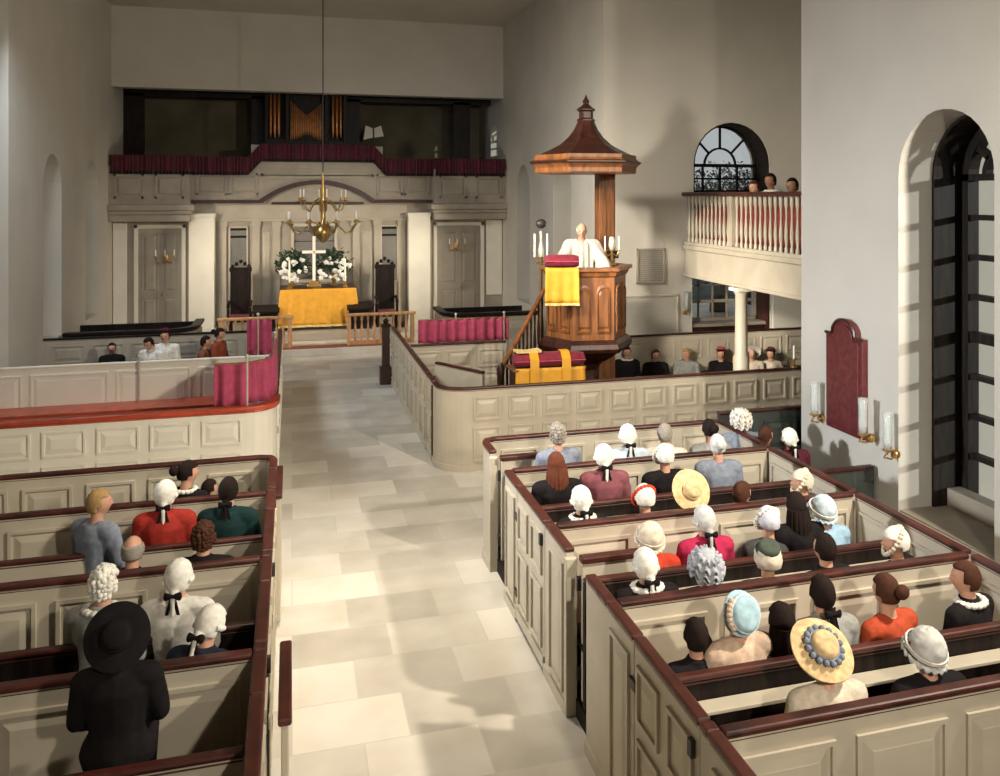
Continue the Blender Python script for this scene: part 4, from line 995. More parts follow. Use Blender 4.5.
# choir stalls in the chancel with curved dark rails
def choir(xs, xe, y, lab, s):
    r = empty('choir_stall', ((xs+xe)/2, y, 0), lab, 'stall', 'curved chancel stalls')
    rad = 0.5
    cxx = xe-s*rad
    ar = arc(cxx, y+rad, rad, -PI/2, -PI/2+s*PI/2, 8)
    partition(r, [(xs, y)]+ar+[(xe, y+1.3)], 1.05, 'cream_dark', 'black_wood', 'front_panel', pitch=0.6, rail_w=0.16, rail_h=0.06)
    lo, hi = min(xs, xe-s*0.1), max(xs, xe-s*0.1)
    MB().box(lo, hi, y+0.95, y+1.3, 0.42, 0.47).box(lo, hi, y+1.28, y+1.33, 0.02, 1.0).build('bench_seat', 'black_wood', r, 0.01)
choir(5.0, 3.05, 18.0, 'curved chancel stall right of the altar rail with dark top', -1)
choir(-3.9, -1.75, 17.4, 'curved chancel stall left of the altar rail with dark top', 1)

# ------------------------------------------------------------------ people
def capsule(mb, a, b, ra, rb):
    mb.cone(a, b, ra, rb, 12); mb.ball(a, ra, 10, 6); mb.ball(b, rb, 10, 6)
def chain(mb, pts, rs):
    for i in range(len(pts)-1): capsule(mb, pts[i], pts[i+1], rs[i], rs[i+1])
NECK = Vector((0, 0.0, 1.085))        # head pivot on the seated figure
def head_points():
    """head with brow, eye sockets, nose, lips, chin, facing +Y, pivot at the neck"""
    n, m = 40, 30; rings = []
    for i in range(m+1):
        th = 0.03+(PI-0.06)*i/m; ring = []
        for j in range(n):
            ph = 2*PI*j/n; d = Vector((math.sin(th)*math.cos(ph), math.sin(th)*math.sin(ph), -math.cos(th)))
            rx, ry, rz = 0.074, 0.093, 0.110
            taper = 1-0.26*max(0, -d.z-0.15)
            p = Vector((d.x*rx*taper, d.y*ry*(1-0.12*max(0, -d.z)), d.z*rz))
            if d.y > 0:
                p.y -= 0.006*abs(d.x)*0
                g = lambda cx, cz, sx, sz: math.exp(-((d.x-cx)/sx)**2-((d.z-cz)/sz)**2)
                p.y += 0.028*g(0, -0.17, 0.13, 0.13)+0.012*g(0, 0.02, 0.10, 0.16)      # nose and bridge
                p.y -= 0.014*(g(0.36, 0.06, 0.16, 0.10)+g(-0.36, 0.06, 0.16, 0.10))   # sockets
                p.y += 0.006*(g(0.33, 0.23, 0.28, 0.08)+g(-0.33, 0.23, 0.28, 0.08))   # brow
                p.y += 0.008*g(0, -0.47, 0.22, 0.06)+0.007*g(0, -0.58, 0.20, 0.05)-0.004*g(0, -0.525, 0.2, 0.03)
                p.y += 0.013*g(0, -0.80, 0.25, 0.14)
            ring.append(Vector((p.x, p.y+0.018, p.z+0.118)))
        rings.append(ring)
    return rings
def face_colour_split(): pass
def make_body(name, pose, yaw=0, pitch=0, roll=0):
    mb = MB(); Rm = Euler((math.radians(-pitch), math.radians(roll), math.radians(yaw)), 'XYZ').to_matrix()
    T = lambda p: Rm @ p + NECK + pose.get('neck_off', Vector((0, 0, 0)))
    mb.rings([[T(p) for p in r] for r in head_points()])
    for s in (-1, 1):
        e = T(Vector((s*0.074, 0.012, 0.115))); mb.ball(e, (0.012, 0.018, 0.030), 8, 6)
    O = pose.get('neck_off', Vector((0, 0, 0)))
    nb = Vector((0, -0.012, 1.00))+O
    chain(mb, [nb, T(Vector((0, 0.005, 0.05)))], [0.056, 0.050])
    # torso
    tz = pose['torso']
    mb.rings([[(c[0]+rx*math.cos(2*PI*j/20), c[1]+ry*math.sin(2*PI*j/20), c[2]) for j in range(20)] for c, rx, ry in tz])
    for s in (-1, 1):
        sh, el, wr = [Vector((s*p[0], p[1], p[2])) for p in pose['arm']]
        chain(mb, [Vector((s*0.08, -0.01, 1.0))+O, sh], [0.06, 0.062]); chain(mb, [sh, el, wr], [0.056, 0.043, 0.028])
        # hand: palm, four fingers, thumb
        f = (Vector((s*pose['hand'][0], pose['hand'][1], pose['hand'][2]))).normalized(); side = Vector((-s, 0.1, 0)).normalized(); dn = Vector((0, 0.1, -1))
        side = (side-f*side.dot(f)).normalized(); dn = f.cross(side).normalized()
        if dn.z > 0: dn = -dn
        pc = wr+f*0.05
        mb.ball(tuple(pc), (0.040, 0.045, 0.018), 10, 6)
        for k, (o_, ln) in enumerate(((-0.030, 0.055), (-0.010, 0.070), (0.011, 0.076), (0.031, 0.066))):
            a = pc+f*0.035-side*o_*-1; b = a+f*ln*0.55+dn*ln*0.15; c = b+f*ln*0.30+dn*ln*0.38
            chain(mb, [a, b, c], [0.0095, 0.009, 0.0075])
        a = pc-f*0.015+side*0.032; b = a+f*0.03+side*0.025+dn*0.005; c = b+f*0.028+side*0.006+dn*0.012
        chain(mb, [a, b, c], [0.012, 0.010, 0.008])
        hp, kn, an, toe = [Vector((s*p[0], p[1], p[2])) for p in pose['leg']]
        chain(mb, [hp, kn, an], [0.092, 0.062, 0.040]); chain(mb, [an+Vector((0, -0.03, -0.04)), toe], [0.042, 0.034])
    o = mb.build(name, 'skin', None)
    me = bake(o, [('REMESH', dict(mode='VOXEL', voxel_size=0.0085)), ('SMOOTH', dict(factor=0.5, iterations=3)), ('DECIMATE', dict(ratio=0.30))])
    bpy.data.objects.remove(o)
    for p in me.polygons: p.use_smooth = True
    me.name = name
    return me
SEAT = dict(torso=[((0, -0.01, 0.47), 0.15, 0.115), ((0, -0.01, 0.55), 0.165, 0.12), ((0, 0.0, 0.68), 0.14, 0.105), ((0, -0.005, 0.80), 0.155, 0.11), ((0, -0.012, 0.92), 0.175, 0.11), ((0, -0.015, 0.99), 0.15, 0.085), ((0, -0.015, 1.035), 0.085, 0.065)],
            arm=[(0.185, -0.015, 0.975), (0.235, 0.02, 0.73), (0.12, 0.22, 0.62)], hand=(-0.55, 0.8, -0.12),
            leg=[(0.095, 0.0, 0.53), (0.115, 0.36, 0.54), (0.11, 0.34, 0.09), (0.11, 0.46, 0.04)])
STAND_O = Vector((0, 0.04, 0.40))
STAND = dict(neck_off=STAND_O, torso=[((0, 0.0, 0.86), 0.16, 0.12), ((0, 0.0, 0.96), 0.165, 0.12), ((0, 0.01, 1.09), 0.14, 0.105), ((0, 0.02, 1.20), 0.16, 0.115), ((0, 0.03, 1.32), 0.18, 0.11), ((0, 0.035, 1.39), 0.15, 0.085), ((0, 0.035, 1.435), 0.085, 0.065)],
             arm=[(0.19, 0.03, 1.375), (0.30, 0.12, 1.15), (0.30, 0.32, 1.06)], hand=(-0.1, 0.95, -0.1),
             leg=[(0.095, 0.0, 0.90), (0.10, 0.02, 0.49), (0.10, -0.01, 0.09), (0.12, 0.13, 0.04)])
def make_garment(name, kind, pose=SEAT):
    mb = MB(); g = 0.022; O = pose.get('neck_off', Vector((0, 0, 0)))
    tz = pose['torso']; k = g*1.1
    tr = [((c[0], c[1], c[2]), rx+k, ry+k) for c, rx, ry in tz]
    mb.rings([[(c[0]+rx*math.cos(2*PI*j/20), c[1]+ry*math.sin(2*PI*j/20), c[2]) for j in range(20)] for c, rx, ry in tr])
    for s in (-1, 1):
        sh, el, wr = [Vector((s*p[0], p[1], p[2])) for p in pose['arm']]
        chain(mb, [Vector((s*0.07, -0.012, 0.995))+O, sh], [0.075, 0.080])
        if kind == 'surplice': chain(mb, [sh, el, wr-(wr-el)*0.12], [0.085, 0.10, 0.12])
        else: chain(mb, [sh, el, wr-(wr-el)*0.05], [0.076, 0.062, 0.050])
        hp, kn, an, toe = [Vector((s*p[0], p[1], p[2])) for p in pose['leg']]
        if kind == 'coat':
            chain(mb, [hp, hp.lerp(kn, 0.55)], [0.125, 0.10])
        elif kind == 'gown':
            chain(mb, [hp, kn, an+Vector((0, 0.02, 0.02))], [0.14, 0.115, 0.12]); mb.cone(Vector((0, 0.34, 0.54)), Vector((0, 0.36, 0.06)), 0.13, 0.17)
            mb.ball((0, 0.18, 0.56), (0.13, 0.2, 0.09))
    if kind == 'coat':
        mb.lathe([(0.078, 1.02), (0.074, 1.075)], (0, -0.008, 0), 16)
    if kind == 'gown':
        mb.lathe([(0.15, 0.97), (0.10, 1.03), (0.07, 1.045)], (0, -0.012, 0), 16, sq=(1.2, 0.8))
    if kind == 'surplice':
        mb.rings([[((rx)*math.cos(2*PI*j/28)*(1+0.05*math.sin(j*PI)), y+ry*math.sin(2*PI*j/28), z) for j in range(28)] for z, rx, ry, y in ((0.25, 0.34, 0.26, 0.0), (0.6, 0.29, 0.22, 0.0), (0.95, 0.22, 0.17, 0.01), (1.25, 0.20, 0.14, 0.025), (1.40, 0.13, 0.10, 0.035))])
    o = mb.build(name, 'skin', None)
    me = bake(o, [('REMESH', dict(mode='VOXEL', voxel_size=0.013)), ('SMOOTH', dict(factor=0.5, iterations=3)), ('DECIMATE', dict(ratio=0.45))])
    bpy.data.objects.remove(o)
    # folds
    for v in me.vertices:
        q = noise.noise(Vector((v.co.x*16, v.co.y*16, v.co.z*5))); v.co += v.normal*0.007*q*(1.8 if kind == 'surplice' else 1)
        if kind == 'surplice': v.co += v.normal*0.010*math.sin(math.atan2(v.co.y, v.co.x)*13)
    for p in me.polygons: p.use_smooth = True
    me.name = name
    return me
BODY = {}
for nm, kw in dict(fwd={}, left=dict(yaw=38), right=dict(yaw=-38), bowed=dict(pitch=24)).items():
    BODY[nm] = (make_body('seated_body', SEAT, **kw), Euler((math.radians(-kw.get('pitch', 0)), 0, math.radians(kw.get('yaw', 0)))))
BODY['stand'] = (make_body('standing_body', STAND, pitch=12), Euler((math.radians(-12), 0, 0)))
GARM = dict(coat=make_garment('coat', 'coat'), gown=make_garment('gown', 'gown'), surplice=make_garment('surplice', 'surplice', STAND))
def breeches_mesh():
    mb = MB()
    for s in (-1, 1):
        hp, kn, an, toe = [Vector((s*p[0], p[1], p[2])) for p in SEAT['leg']]
        chain(mb, [hp.lerp(kn, 0.3), kn, kn.lerp(an, 0.95)], [0.108, 0.078, 0.055]); chain(mb, [an+Vector((0, -0.03, -0.04)), toe], [0.055, 0.046])
    o = mb.build('b', 'skin', None); me = bake(o, [('REMESH', dict(mode='VOXEL', voxel_size=0.014)), ('DECIMATE', dict(ratio=0.4))]); bpy.data.objects.remove(o)
    for p in me.polygons: p.use_smooth = True
    return me
BREECH = breeches_mesh()

# ---- head coverings, in head space (pivot at the neck, skull centre z = 0.118, face +Y)
HC = Vector((0, 0.018, 0.118))
def shell(r, face_open=0.35, low=-0.55, n=26, m=16, bump=0.0, freq=10, seed=0, centre=HC, thick=0.014, hair_line=0.42):
    """cap over the skull leaving the face free"""
    vs = []; fs = []; idx = {}
    rx, ry, rz = r
    for i in range(m+1):
        th = PI*0.001+(PI*0.80)*i/m
        for j in range(n):
            ph = 2*PI*j/n
            d = Vector((math.sin(th)*math.cos(ph), math.sin(th)*math.sin(ph), math.cos(th)))
            b = 1+bump*noise.noise(d*freq+Vector((seed, 0, 0)))
            idx[i, j] = len(vs); vs.append(centre+Vector((d.x*rx, d.y*ry, d.z*rz))*b)
    def keep(d):
        if d.y > 0.14 and d.z < hair_line: return False
        if d.y > -0.18 and d.z < -0.10: return False
        return d.z > low
    for i in range(m):
        for j in range(n):
            q = (idx[i, j], idx[i, (j+1) % n], idx[i+1, (j+1) % n], idx[i+1, j])
            c = sum((vs[k]-centre for k in q), Vector())/4; c = Vector((c.x/rx, c.y/ry, c.z/rz))
            if keep(c): fs.append(q)
    mb = MB().add(vs, fs); return mb
def thick_mesh(name, mb, t=0.014, sub=0):
    o = mb.build(name, 'skin', None, smooth=True)
    mods = [('SOLIDIFY', dict(thickness=t, offset=-0.6))]
    if sub: mods.append(('SUBSURF', dict(levels=sub)))
    me = bake(o, mods); bpy.data.objects.remove(o)
    for p in me.polygons: p.use_smooth = True
    me.name = name; return me
def raw_mesh(name, mb, smooth=True):
    o = mb.build(name, 'skin', None, smooth=smooth); me = o.data; bpy.data.objects.remove(o); me.name = name; return me
def bow_mb():
    b = MB()
    for s in (-1, 1):
        b.rings([[(s*x, -0.118+0.012*math.sin(a)+y, 0.035+h*math.cos(a)) for a in [2*PI*k/8 for k in range(8)]] for x, h, y in ((0.0, 0.010, 0), (0.02, 0.022, -0.005), (0.048, 0.030, -0.006), (0.058, 0.022, 0))])
        b.rings([[(s*(0.008+0.03*f+0.012*math.cos(a)), -0.12-0.004*f, 0.03-0.12*f+0.004*math.sin(a)) for a in [2*PI*k/6 for k in range(6)]] for f in (0, 0.5, 1)])
    return b.ball((0, -0.122, 0.035), (0.014, 0.012, 0.016), 8, 5)
def ruffle(r0, r1, z0, z1, n=120, waves=18, amp=0.014, c=HC, tilt=0, gap=None):
    vs = []; fs = []
    R = Matrix.Rotation(math.radians(tilt), 3, 'X')
    for i in range(n+1):
        t = 2*PI*i/n; w = math.sin(t*waves)
        for k, (r, z) in enumerate(((r0, z0), ((r0+r1)/2, (z0+z1)/2+amp*0.5*w), (r1, z1+amp*w))):
            vs.append(c+R @ Vector((r*math.cos(t), r*1.15*math.sin(t), z)))
    for i in range(n):
        for k in range(2): fs.append((i*3+k, i*3+3+k, i*3+4+k, i*3+1+k))
    return MB().add(vs, fs)
def merge(*mbs):
    m = MB()
    for x in mbs: m.add(x.v, x.f)
    return m
def disc_hat(R_, crown_r, crown_h, tilt, zoff, droop=0.02, n=48, back=0.0):
    """brimmed hat: returns brim and crown builders"""
    Rm = Matrix.Rotation(math.radians(tilt), 3, 'X'); C_ = HC+Vector((0, back, zoff))
    prof = [(0.001, 0.0), (crown_r*0.9, 0.0), (crown_r+0.01, 0.004), (R_*0.75, -droop*0.3), (R_, -droop), (R_, -droop-0.01), (R_*0.75, -droop*0.3-0.012), (crown_r, -0.01), (0.001, -0.01)]
    def T(r, z, t): return C_+Rm @ Vector((r*math.cos(t), r*1.06*math.sin(t), z+0.006*math.sin(3*t)*(r/R_)**2))
    brim = MB().rings([[T(r, z, 2*PI*j/n) for j in range(n)] for r, z in prof])
    cp2 = [(crown_r+0.006, 0.0), (crown_r+0.002, crown_h*0.55), (crown_r*0.93, crown_h*0.85), (crown_r*0.75, crown_h), (0.001, crown_h*1.02)]
    crown = MB().rings([[T(r, z, 2*PI*j/n) for j in range(n)] for r, z in cp2])
    band = MB().rings([[T(r, z, 2*PI*j/n) for j in range(n)] for r, z in ((crown_r+0.004, 0.004), (crown_r+0.013, 0.006), (crown_r+0.011, 0.03), (crown_r+0.002, 0.032))], cap=False)
    return brim, crown, band, T
HAIR = {}
# white powdered wig: puffy skull cap, side rolls, tied queue
wig = shell((0.094, 0.110, 0.118), bump=0.035, freq=4, low=-0.66, hair_line=0.5)
rolls = []
for s in (-1, 1):
    rolls.append(raw_mesh('side_curl', MB().tube([(s*0.082, -0.04, 0.098), (s*0.088, 0.01, 0.096), (s*0.082, 0.055, 0.098)], [0.016, 0.021, 0.016], 10)))
queue = MB().tube([(0, -0.085, 0.06), (0, -0.105, 0.03), (0, -0.112, -0.02), (0, -0.12, -0.08), (0, -0.12, -0.11)], [0.036, 0.024, 0.018, 0.014, 0.006], 10)
HAIR['wig'] = thick_mesh('wig', wig, 0.022, 1), rolls, raw_mesh('queue', queue), raw_mesh('hair_bow', bow_mb())
short = shell((0.085, 0.104, 0.120), bump=0.04, freq=6, low=-0.60, hair_line=0.52)
HAIR['short'] = thick_mesh('short_hair', short, 0.02, 1)
longh = merge(shell((0.087, 0.107, 0.122), bump=0.05, freq=10, low=-0.66, hair_line=0.5))
for k in range(9):
    t = PI+PI*(k+0.5)/9; longh.tube([(0.07*math.cos(t), 0.01+0.09*math.sin(t), 0.10), (0.085*math.cos(t), -0.0+0.10*math.sin(t), 0.02), (0.095*math.cos(t), -0.01+0.10*math.sin(t), -0.06), (0.085*math.cos(t), -0.02+0.09*math.sin(t), -0.15)], [0.03, 0.032, 0.028, 0.008], 8)
HAIR['long'] = raw_mesh('long_hair', longh)
bun = merge(shell((0.085, 0.105, 0.121), bump=0.04, freq=12, low=-0.5, hair_line=0.5), MB().ball((0, -0.115, 0.16), (0.052, 0.042, 0.048), 14, 10))
HAIR['bun'] = thick_mesh('pinned_hair', bun, 0.016, 1)
curly = MB(); rnd = random.Random(2)
sh_ = shell((0.080, 0.098, 0.113), low=-0.55, hair_line=0.5, n=16, m=10)
for f in sh_.f:
    for q_ in range(2):
        c = sum((Vector(sh_.v[k])*rnd.random() for k in f), Vector()); w_ = [rnd.random() for k in f]; c = sum((Vector(sh_.v[k])*x_ for k, x_ in zip(f, w_)), Vector())/sum(w_)
        c = HC+(c-HC)*rnd.uniform(0.96, 1.10); curly.ball(tuple(c), 0.013+0.012*rnd.random(), 7, 5)
HAIR['curly'] = raw_mesh('curled_hair', curly)
bald = shell((0.083, 0.103, 0.120), bump=0.03, low=-0.45, hair_line=0.9)
bald.f = [f for f in bald.f if sum(bald.v[k][2] for k in f)/4 < HC.z+0.055]
HAIR['fringe_hair'] = thick_mesh('fringe_of_hair', bald, 0.014)
# mob cap
cap = shell((0.110, 0.118, 0.124), bump=0.10, freq=6, low=-0.45, hair_line=0.25, centre=HC+Vector((0, -0.012, 0.012)))
HAIR['mob'] = thick_mesh('mob_cap', cap, 0.01, 1), thick_mesh('ruffled_edge', ruffle(0.105, 0.132, -0.02, -0.035, tilt=22), 0.006), raw_mesh('cap_ribbon', MB().rings([[tuple(HC+Matrix.Rotation(math.radians(22), 3, 'X') @ Vector((r*math.cos(2*PI*j/40), r*1.12*math.sin(2*PI*j/40), z))) for j in range(40)] for r, z in ((0.114, 0.0), (0.122, 0.002), (0.121, 0.022), (0.112, 0.024))], cap=False))
# very ruffled cap
ruf = merge(MB().ball(tuple(HC+Vector((0, -0.02, 0.02))), (0.10, 0.115, 0.125), 16, 10))
for z, r in ((-0.03, 0.135), (0.02, 0.14), (0.065, 0.125), (0.105, 0.085)):
    rf = ruffle(0.05, r, z+0.02, z, waves=11, amp=0.025, c=HC+Vector((0, -0.02, 0)), tilt=20); ruf.add(rf.v, rf.f)
HAIR['ruffled'] = thick_mesh('ruffled_cap', ruf, 0.006)
rcap = shell((0.098, 0.110, 0.124), bump=0.04, low=-0.5, hair_line=0.3, centre=HC+Vector((0, -0.01, 0.005)))
HAIR['bonnet'] = thick_mesh('close_bonnet', rcap, 0.012, 1), raw_mesh('bonnet_frill', merge(*[MB().ball(tuple(HC+Matrix.Rotation(math.radians(-58), 3, 'X') @ Vector((0.105*math.cos(2*PI*k/22), 0.128*math.sin(2*PI*k/22), 0.02))), (0.02, 0.02, 0.02), 7, 5) for k in range(22)]))
b_, c_, d_, T_ = disc_hat(0.188, 0.080, 0.07, 58, 0.045, droop=0.02, back=-0.06)
HAIR['straw'] = raw_mesh('brim', b_), raw_mesh('crown', c_), raw_mesh('hat_ribbon', d_)
fl = MB()
for k in range(16):
    t = 2*PI*k/16; p = T_(0.105, 0.02, t); fl.ball(tuple(p), 0.02, 7, 5)
HAIR['flowers'] = raw_mesh('flower_garland', fl)
b_, c_, d_, T_ = disc_hat(0.128, 0.098, 0.055, 70, 0.02, droop=0.03, back=-0.075)
HAIR['dish'] = raw_mesh('brim', b_), raw_mesh('crown', c_), raw_mesh('hat_ribbon', d_)
fl = MB()
for k in range(7):
    t = PI*0.75+0.5*PI*k/7; p = T_(0.115, 0.012, t); fl.ball(tuple(p), 0.022, 7, 5)
HAIR['posy'] = raw_mesh('flower_posy', fl)
b_, c_, d_, T_ = disc_hat(0.100, 0.080, 0.055, 28, 0.085, droop=0.0, back=-0.03)
HAIR['pillbox'] = raw_mesh('hat_brim', b_), raw_mesh('hat_crown', c_)
HAIR['eyes'] = [raw_mesh('eye', MB().ball((s*0.029, 0.018+0.081, 0.126), (0.011, 0.006, 0.007), 8, 5)) for s in (-1, 1)]

def wear(root, mesh, name, m, rot=None, sc=1.0, up=Vector((0, 0, 0))):
    o = bpy.data.objects.new(name, mesh); COL.objects.link(o)
    while len(mesh.materials) < 1: mesh.materials.append(None)
    o.material_slots[0].link = 'OBJECT'; o.material_slots[0].material = CLOTH[m] if isinstance(m, str) and m in CLOTH else M[m]
    o.parent = root
    if rot is not None: o.location = NECK+up; o.rotation_euler = rot
    return o
def person(u, v, Y, label, hair, hcol, garment='coat', gcol='black', yaw=0, head='fwd', group=None, scale=None, eyes=False, extra=None, skin='skin', z_head=None, fixed=None, neckcloth=None, legs='black', hscale=1.0):
    """place a seated figure so that its head centre stands at the seen spot in the pew whose seat is at Y"""
    hz = 1.085+0.118
    if fixed is None:
        p = on_y(u, v, Y)
        sc = 0.825*(scale or 1.0)
        loc = Vector((p.x, p.y, p.z-hz*sc))
        if Y < 8.4:
            if loc.x > 1.0: loc.x = max(loc.x, 1.84+0.30*sc)
            elif loc.x > -1.5: loc.x = min(loc.x, -0.20-0.30*sc)
            if 3.9 < loc.x < 4.35: loc.x = min(loc.x, 4.32-0.28*sc)
    else: loc, sc = Vector(fixed), scale or 1.0
    sitter = head != 'stand'
    r = empty('person', loc, label, 'person', group, rz=math.radians(yaw)); r.scale = (sc, sc, sc)
    me, rot = BODY[head]
    up = Vector((0, 0, 0)) if sitter else STAND_O
    wear(r, me, 'body', skin)
    wear(r, GARM[garment], {'coat': 'coat', 'gown': 'gown', 'surplice': 'surplice'}[garment], gcol)
    if garment == 'coat': wear(r, BREECH, 'breeches', legs)
    H = lambda mesh, nm, m: wear(r, mesh, nm, m, rot, up=up)
    K = HAIR
    if hair == 'wig':
        w = H(K['wig'][0], 'wig', hcol)
        for mesh, nm, m in ((K['wig'][1][0], 'side_curl', hcol), (K['wig'][1][1], 'side_curl', hcol), (K['wig'][2], 'queue', hcol), (K['wig'][3], 'hair_bow', 'black')):
            q = wear(w, mesh, nm, m)
    elif hair == 'queue':
        w = H(K['short'], 'hair', hcol); wear(w, K['wig'][2], 'queue', hcol); wear(w, K['wig'][3], 'hair_bow', 'black')
    elif hair in ('short', 'long', 'bun', 'curly', 'fringe_hair'):
        H(K[hair], 'hair', hcol)
    elif hair == 'mob':
        w = H(K['mob'][0], 'mob_cap', hcol); wear(w, K['mob'][1], 'ruffled_edge', hcol); wear(w, K['mob'][2], 'cap_ribbon', extra or hcol)
    elif hair == 'ruffled': H(K['ruffled'], 'ruffled_cap', hcol)
    elif hair == 'bonnet':
        w = H(K['bonnet'][0], 'bonnet', hcol); wear(w, K['bonnet'][1], 'bonnet_frill', extra or hcol)
    elif hair in ('straw', 'dish'):
        H(K['fringe_hair'], 'hair', 'darkhair' if hair == 'straw' else 'brownhair')
        w = H(K[hair][0], 'hat', hcol); wear(w, K[hair][1], 'crown', hcol); wear(w, K[hair][2], 'hat_ribbon', extra or 'navy')
        if hair == 'dish': wear(w, K['posy'], 'flower_posy', 'peach')
        if extra == 'bluegrey' and hair == 'straw': wear(w, K['flowers'], 'flower_garland', 'bluegrey')
    elif hair == 'pillbox':
        H(K['short'], 'hair', extra or 'darkhair'); w = H(K['pillbox'][0], 'hat', hcol); wear(w, K['pillbox'][1], 'crown', hcol)
    elif hair == 'capped':
        H(K['mob'][0], 'mob_cap', extra); w = H(K['pillbox'][0], 'hat', hcol); wear(w, K['pillbox'][1], 'crown', hcol)
    if eyes:
        for e_ in K['eyes']: H(e_, 'eye', 'eye')
    if neckcloth:
        wear(r, HAIR_COLLAR, 'neckcloth', neckcloth, Euler((0, 0, 0)), up=up)
    return r
HAIR_COLLAR = raw_mesh('neckcloth', merge(*[MB().ball((0.105*math.cos(t), -0.02+0.085*math.sin(t), -0.035), (0.032, 0.03, 0.022), 8, 5) for t in [2*PI*k/16 for k in range(16)]]))

GA = 'congregation in the right front box pews'; GL = 'congregation in the left front box pews'
B = 0.17
YA, YB, YCc, YD, YEe, YF, YG = 7.43+B, 6.75+B, 6.10+B, 5.48+B, 4.85+B, 4.12+B, 3.55+B
# right block, front row
person(558, 435, YA, 'woman with curled grey blond hair and pale blue grey shawl in the right front pew', 'curly', 'greyhair', 'gown', 'bluegrey', 5, group=GA)
person(628, 435, YA, 'man in white wig with black bow and pale coat in the right front pew', 'wig', 'wig', 'coat', 'lightblue', -6, group=GA)
person(665, 434, YA, 'woman with plain grey hair and cream collar in the right front pew', 'short', 'greyhair', 'gown', 'cream', -15, group=GA)
person(710, 430, YA, 'dark haired woman in a greyish white shawl at the right end of the front row', 'bun', 'darkhair', 'gown', 'grey', 0, group=GA)
# row B
person(538, 466, YB, 'auburn long haired woman in dark dress beside the aisle, right block', 'long', 'auburn', 'gown', 'black', 0, group=GA)
person(604, 456, YB, 'man in white wig and mauve coat in the second row right', 'wig', 'wig', 'coat', 'mauve', -5, group=GA)
person(665, 456, YB, 'woman in round white cap with dark dress in front of the big straw hat', 'bonnet', 'white', 'gown', 'black', 0, group=GA)
person(718, 446, YB, 'grey haired woman wrapped in a wide blue grey shawl', 'bun', 'silverwig', 'gown', 'bluegrey', -8, group=GA)
# row C
person(566, 501, YCc, 'man in white wig and black coat at the aisle end of the third row', 'wig', 'wig', 'coat', 'black', 4, group=GA, neckcloth='white')
person(645, 498, YCc, 'woman in white cap with an orange red ribbon on top', 'bonnet', 'white', 'gown', 'black', 0, group=GA, extra='scarlet')
person(690, 493, YCc, 'woman in the largest pale straw hat with broad brim', 'straw', 'straw', 'gown', 'black', 0, group=GA, extra='straw')
person(741, 494, YCc, 'dark haired person in black right of the big straw hat', 'short', 'brownhair', 'coat', 'black', -30, group=GA, head='right')
person(803, 482, YCc, 'woman in cream bonnet turned left at the wall end of the third row', 'bonnet', 'cream', 'gown', 'charcoal', 35, group=GA, head='left')
# by the side wall
person(741, 420, 8.05, 'woman in large frilled white bonnet beyond the side rail', 'ruffled', 'white', 'gown', 'bluegrey', -10, group=GA, scale=1.0)
person(765, 436, 7.75, 'dark haired man in blue grey coat beyond the side rail facing right', 'short', 'brownhair', 'coat', 'bluegrey', -35, group=GA, head='right', scale=0.96)
person(790, 438, 7.6, 'man in white wig beside the pale wall corner', 'wig', 'wig', 'coat', 'plum', 0, group=GA, scale=0.98)
# row D
person(651, 538, YD, 'woman in cream frilled cap and red dress', 'mob', 'cream', 'gown', 'scarlet', 0, group=GA)
person(705, 520, YD, 'man with silver wig and black bow in crimson coat', 'wig', 'silverwig', 'coat', 'crimson', 0, group=GA)
person(769, 521, YD, 'woman in pale lilac cap with grey shawl', 'bonnet', 'lilac', 'gown', 'charcoal', 0, group=GA, extra='white')
person(797, 506, YD, 'dark brown haired person in black between lilac cap and white cap', 'long', 'darkhair', 'coat', 'black', 0, group=GA)
person(824, 510, YD, 'woman in white cap and light blue dress', 'mob', 'lightblue', 'gown', 'blue', 5, group=GA, extra='white')
# row E
person(622, 568, YEe, 'man in white wig and black coat at the aisle end of the fifth row', 'wig', 'wig', 'coat', 'black', 0, group=GA, neckcloth='white')
person(706, 567, YEe, 'woman in ash grey heavily ruffled cap', 'ruffled', 'ash', 'gown', 'black', 0, group=GA)
person(768, 560, YEe, 'woman in white cap topped by a dark mossy hat', 'capped', 'moss', 'gown', 'charcoal', -10, group=GA, extra='cream')
person(826, 549, YEe, 'dark haired man in black coat behind the light blue dress', 'short', 'darkhair', 'coat', 'black', 10, group=GA, hscale=1.1)
person(897, 542, YEe, 'woman in white cap near the wall end of the fifth row', 'bonnet', 'white', 'gown', 'black', 30, group=GA, head='left', extra='cream')
# row F
person(678, 640, YF, 'black haired person in black at the aisle end of the sixth row', 'short', 'darkhair', 'coat', 'black', 0, group=GA, scale=0.95)
person(703, 648, YF+0.02, 'smaller black haired child beside the light blue straw bonnet', 'short', 'darkhair', 'coat', 'black', -10, group=GA, scale=0.80)
person(738, 613, YF, 'woman in light blue bonnet with pink flowers and peach shawl', 'dish', 'skyblue', 'gown', 'peach', 8, group=GA, extra='lightblue', scale=1.04)
person(783, 622, YF, 'figure in black cloak and black hair between blue bonnet and grey coat', 'long', 'darkhair', 'gown', 'black', 0, group=GA, scale=1.02)
person(823, 594, YF, 'man with black tied hair and light grey coat', 'queue', 'darkhair', 'coat', 'grey', 0, group=GA)
person(888, 592, YF, 'dark haired woman in orange red dress', 'bun', 'brownhair', 'gown', 'orange', 15, group=GA)
person(968, 578, YF, 'dark haired man in black coat with white cravat facing left by the window', 'short', 'brownhair', 'coat', 'black', 20, head='left', group=GA, neckcloth='white', scale=1.0)
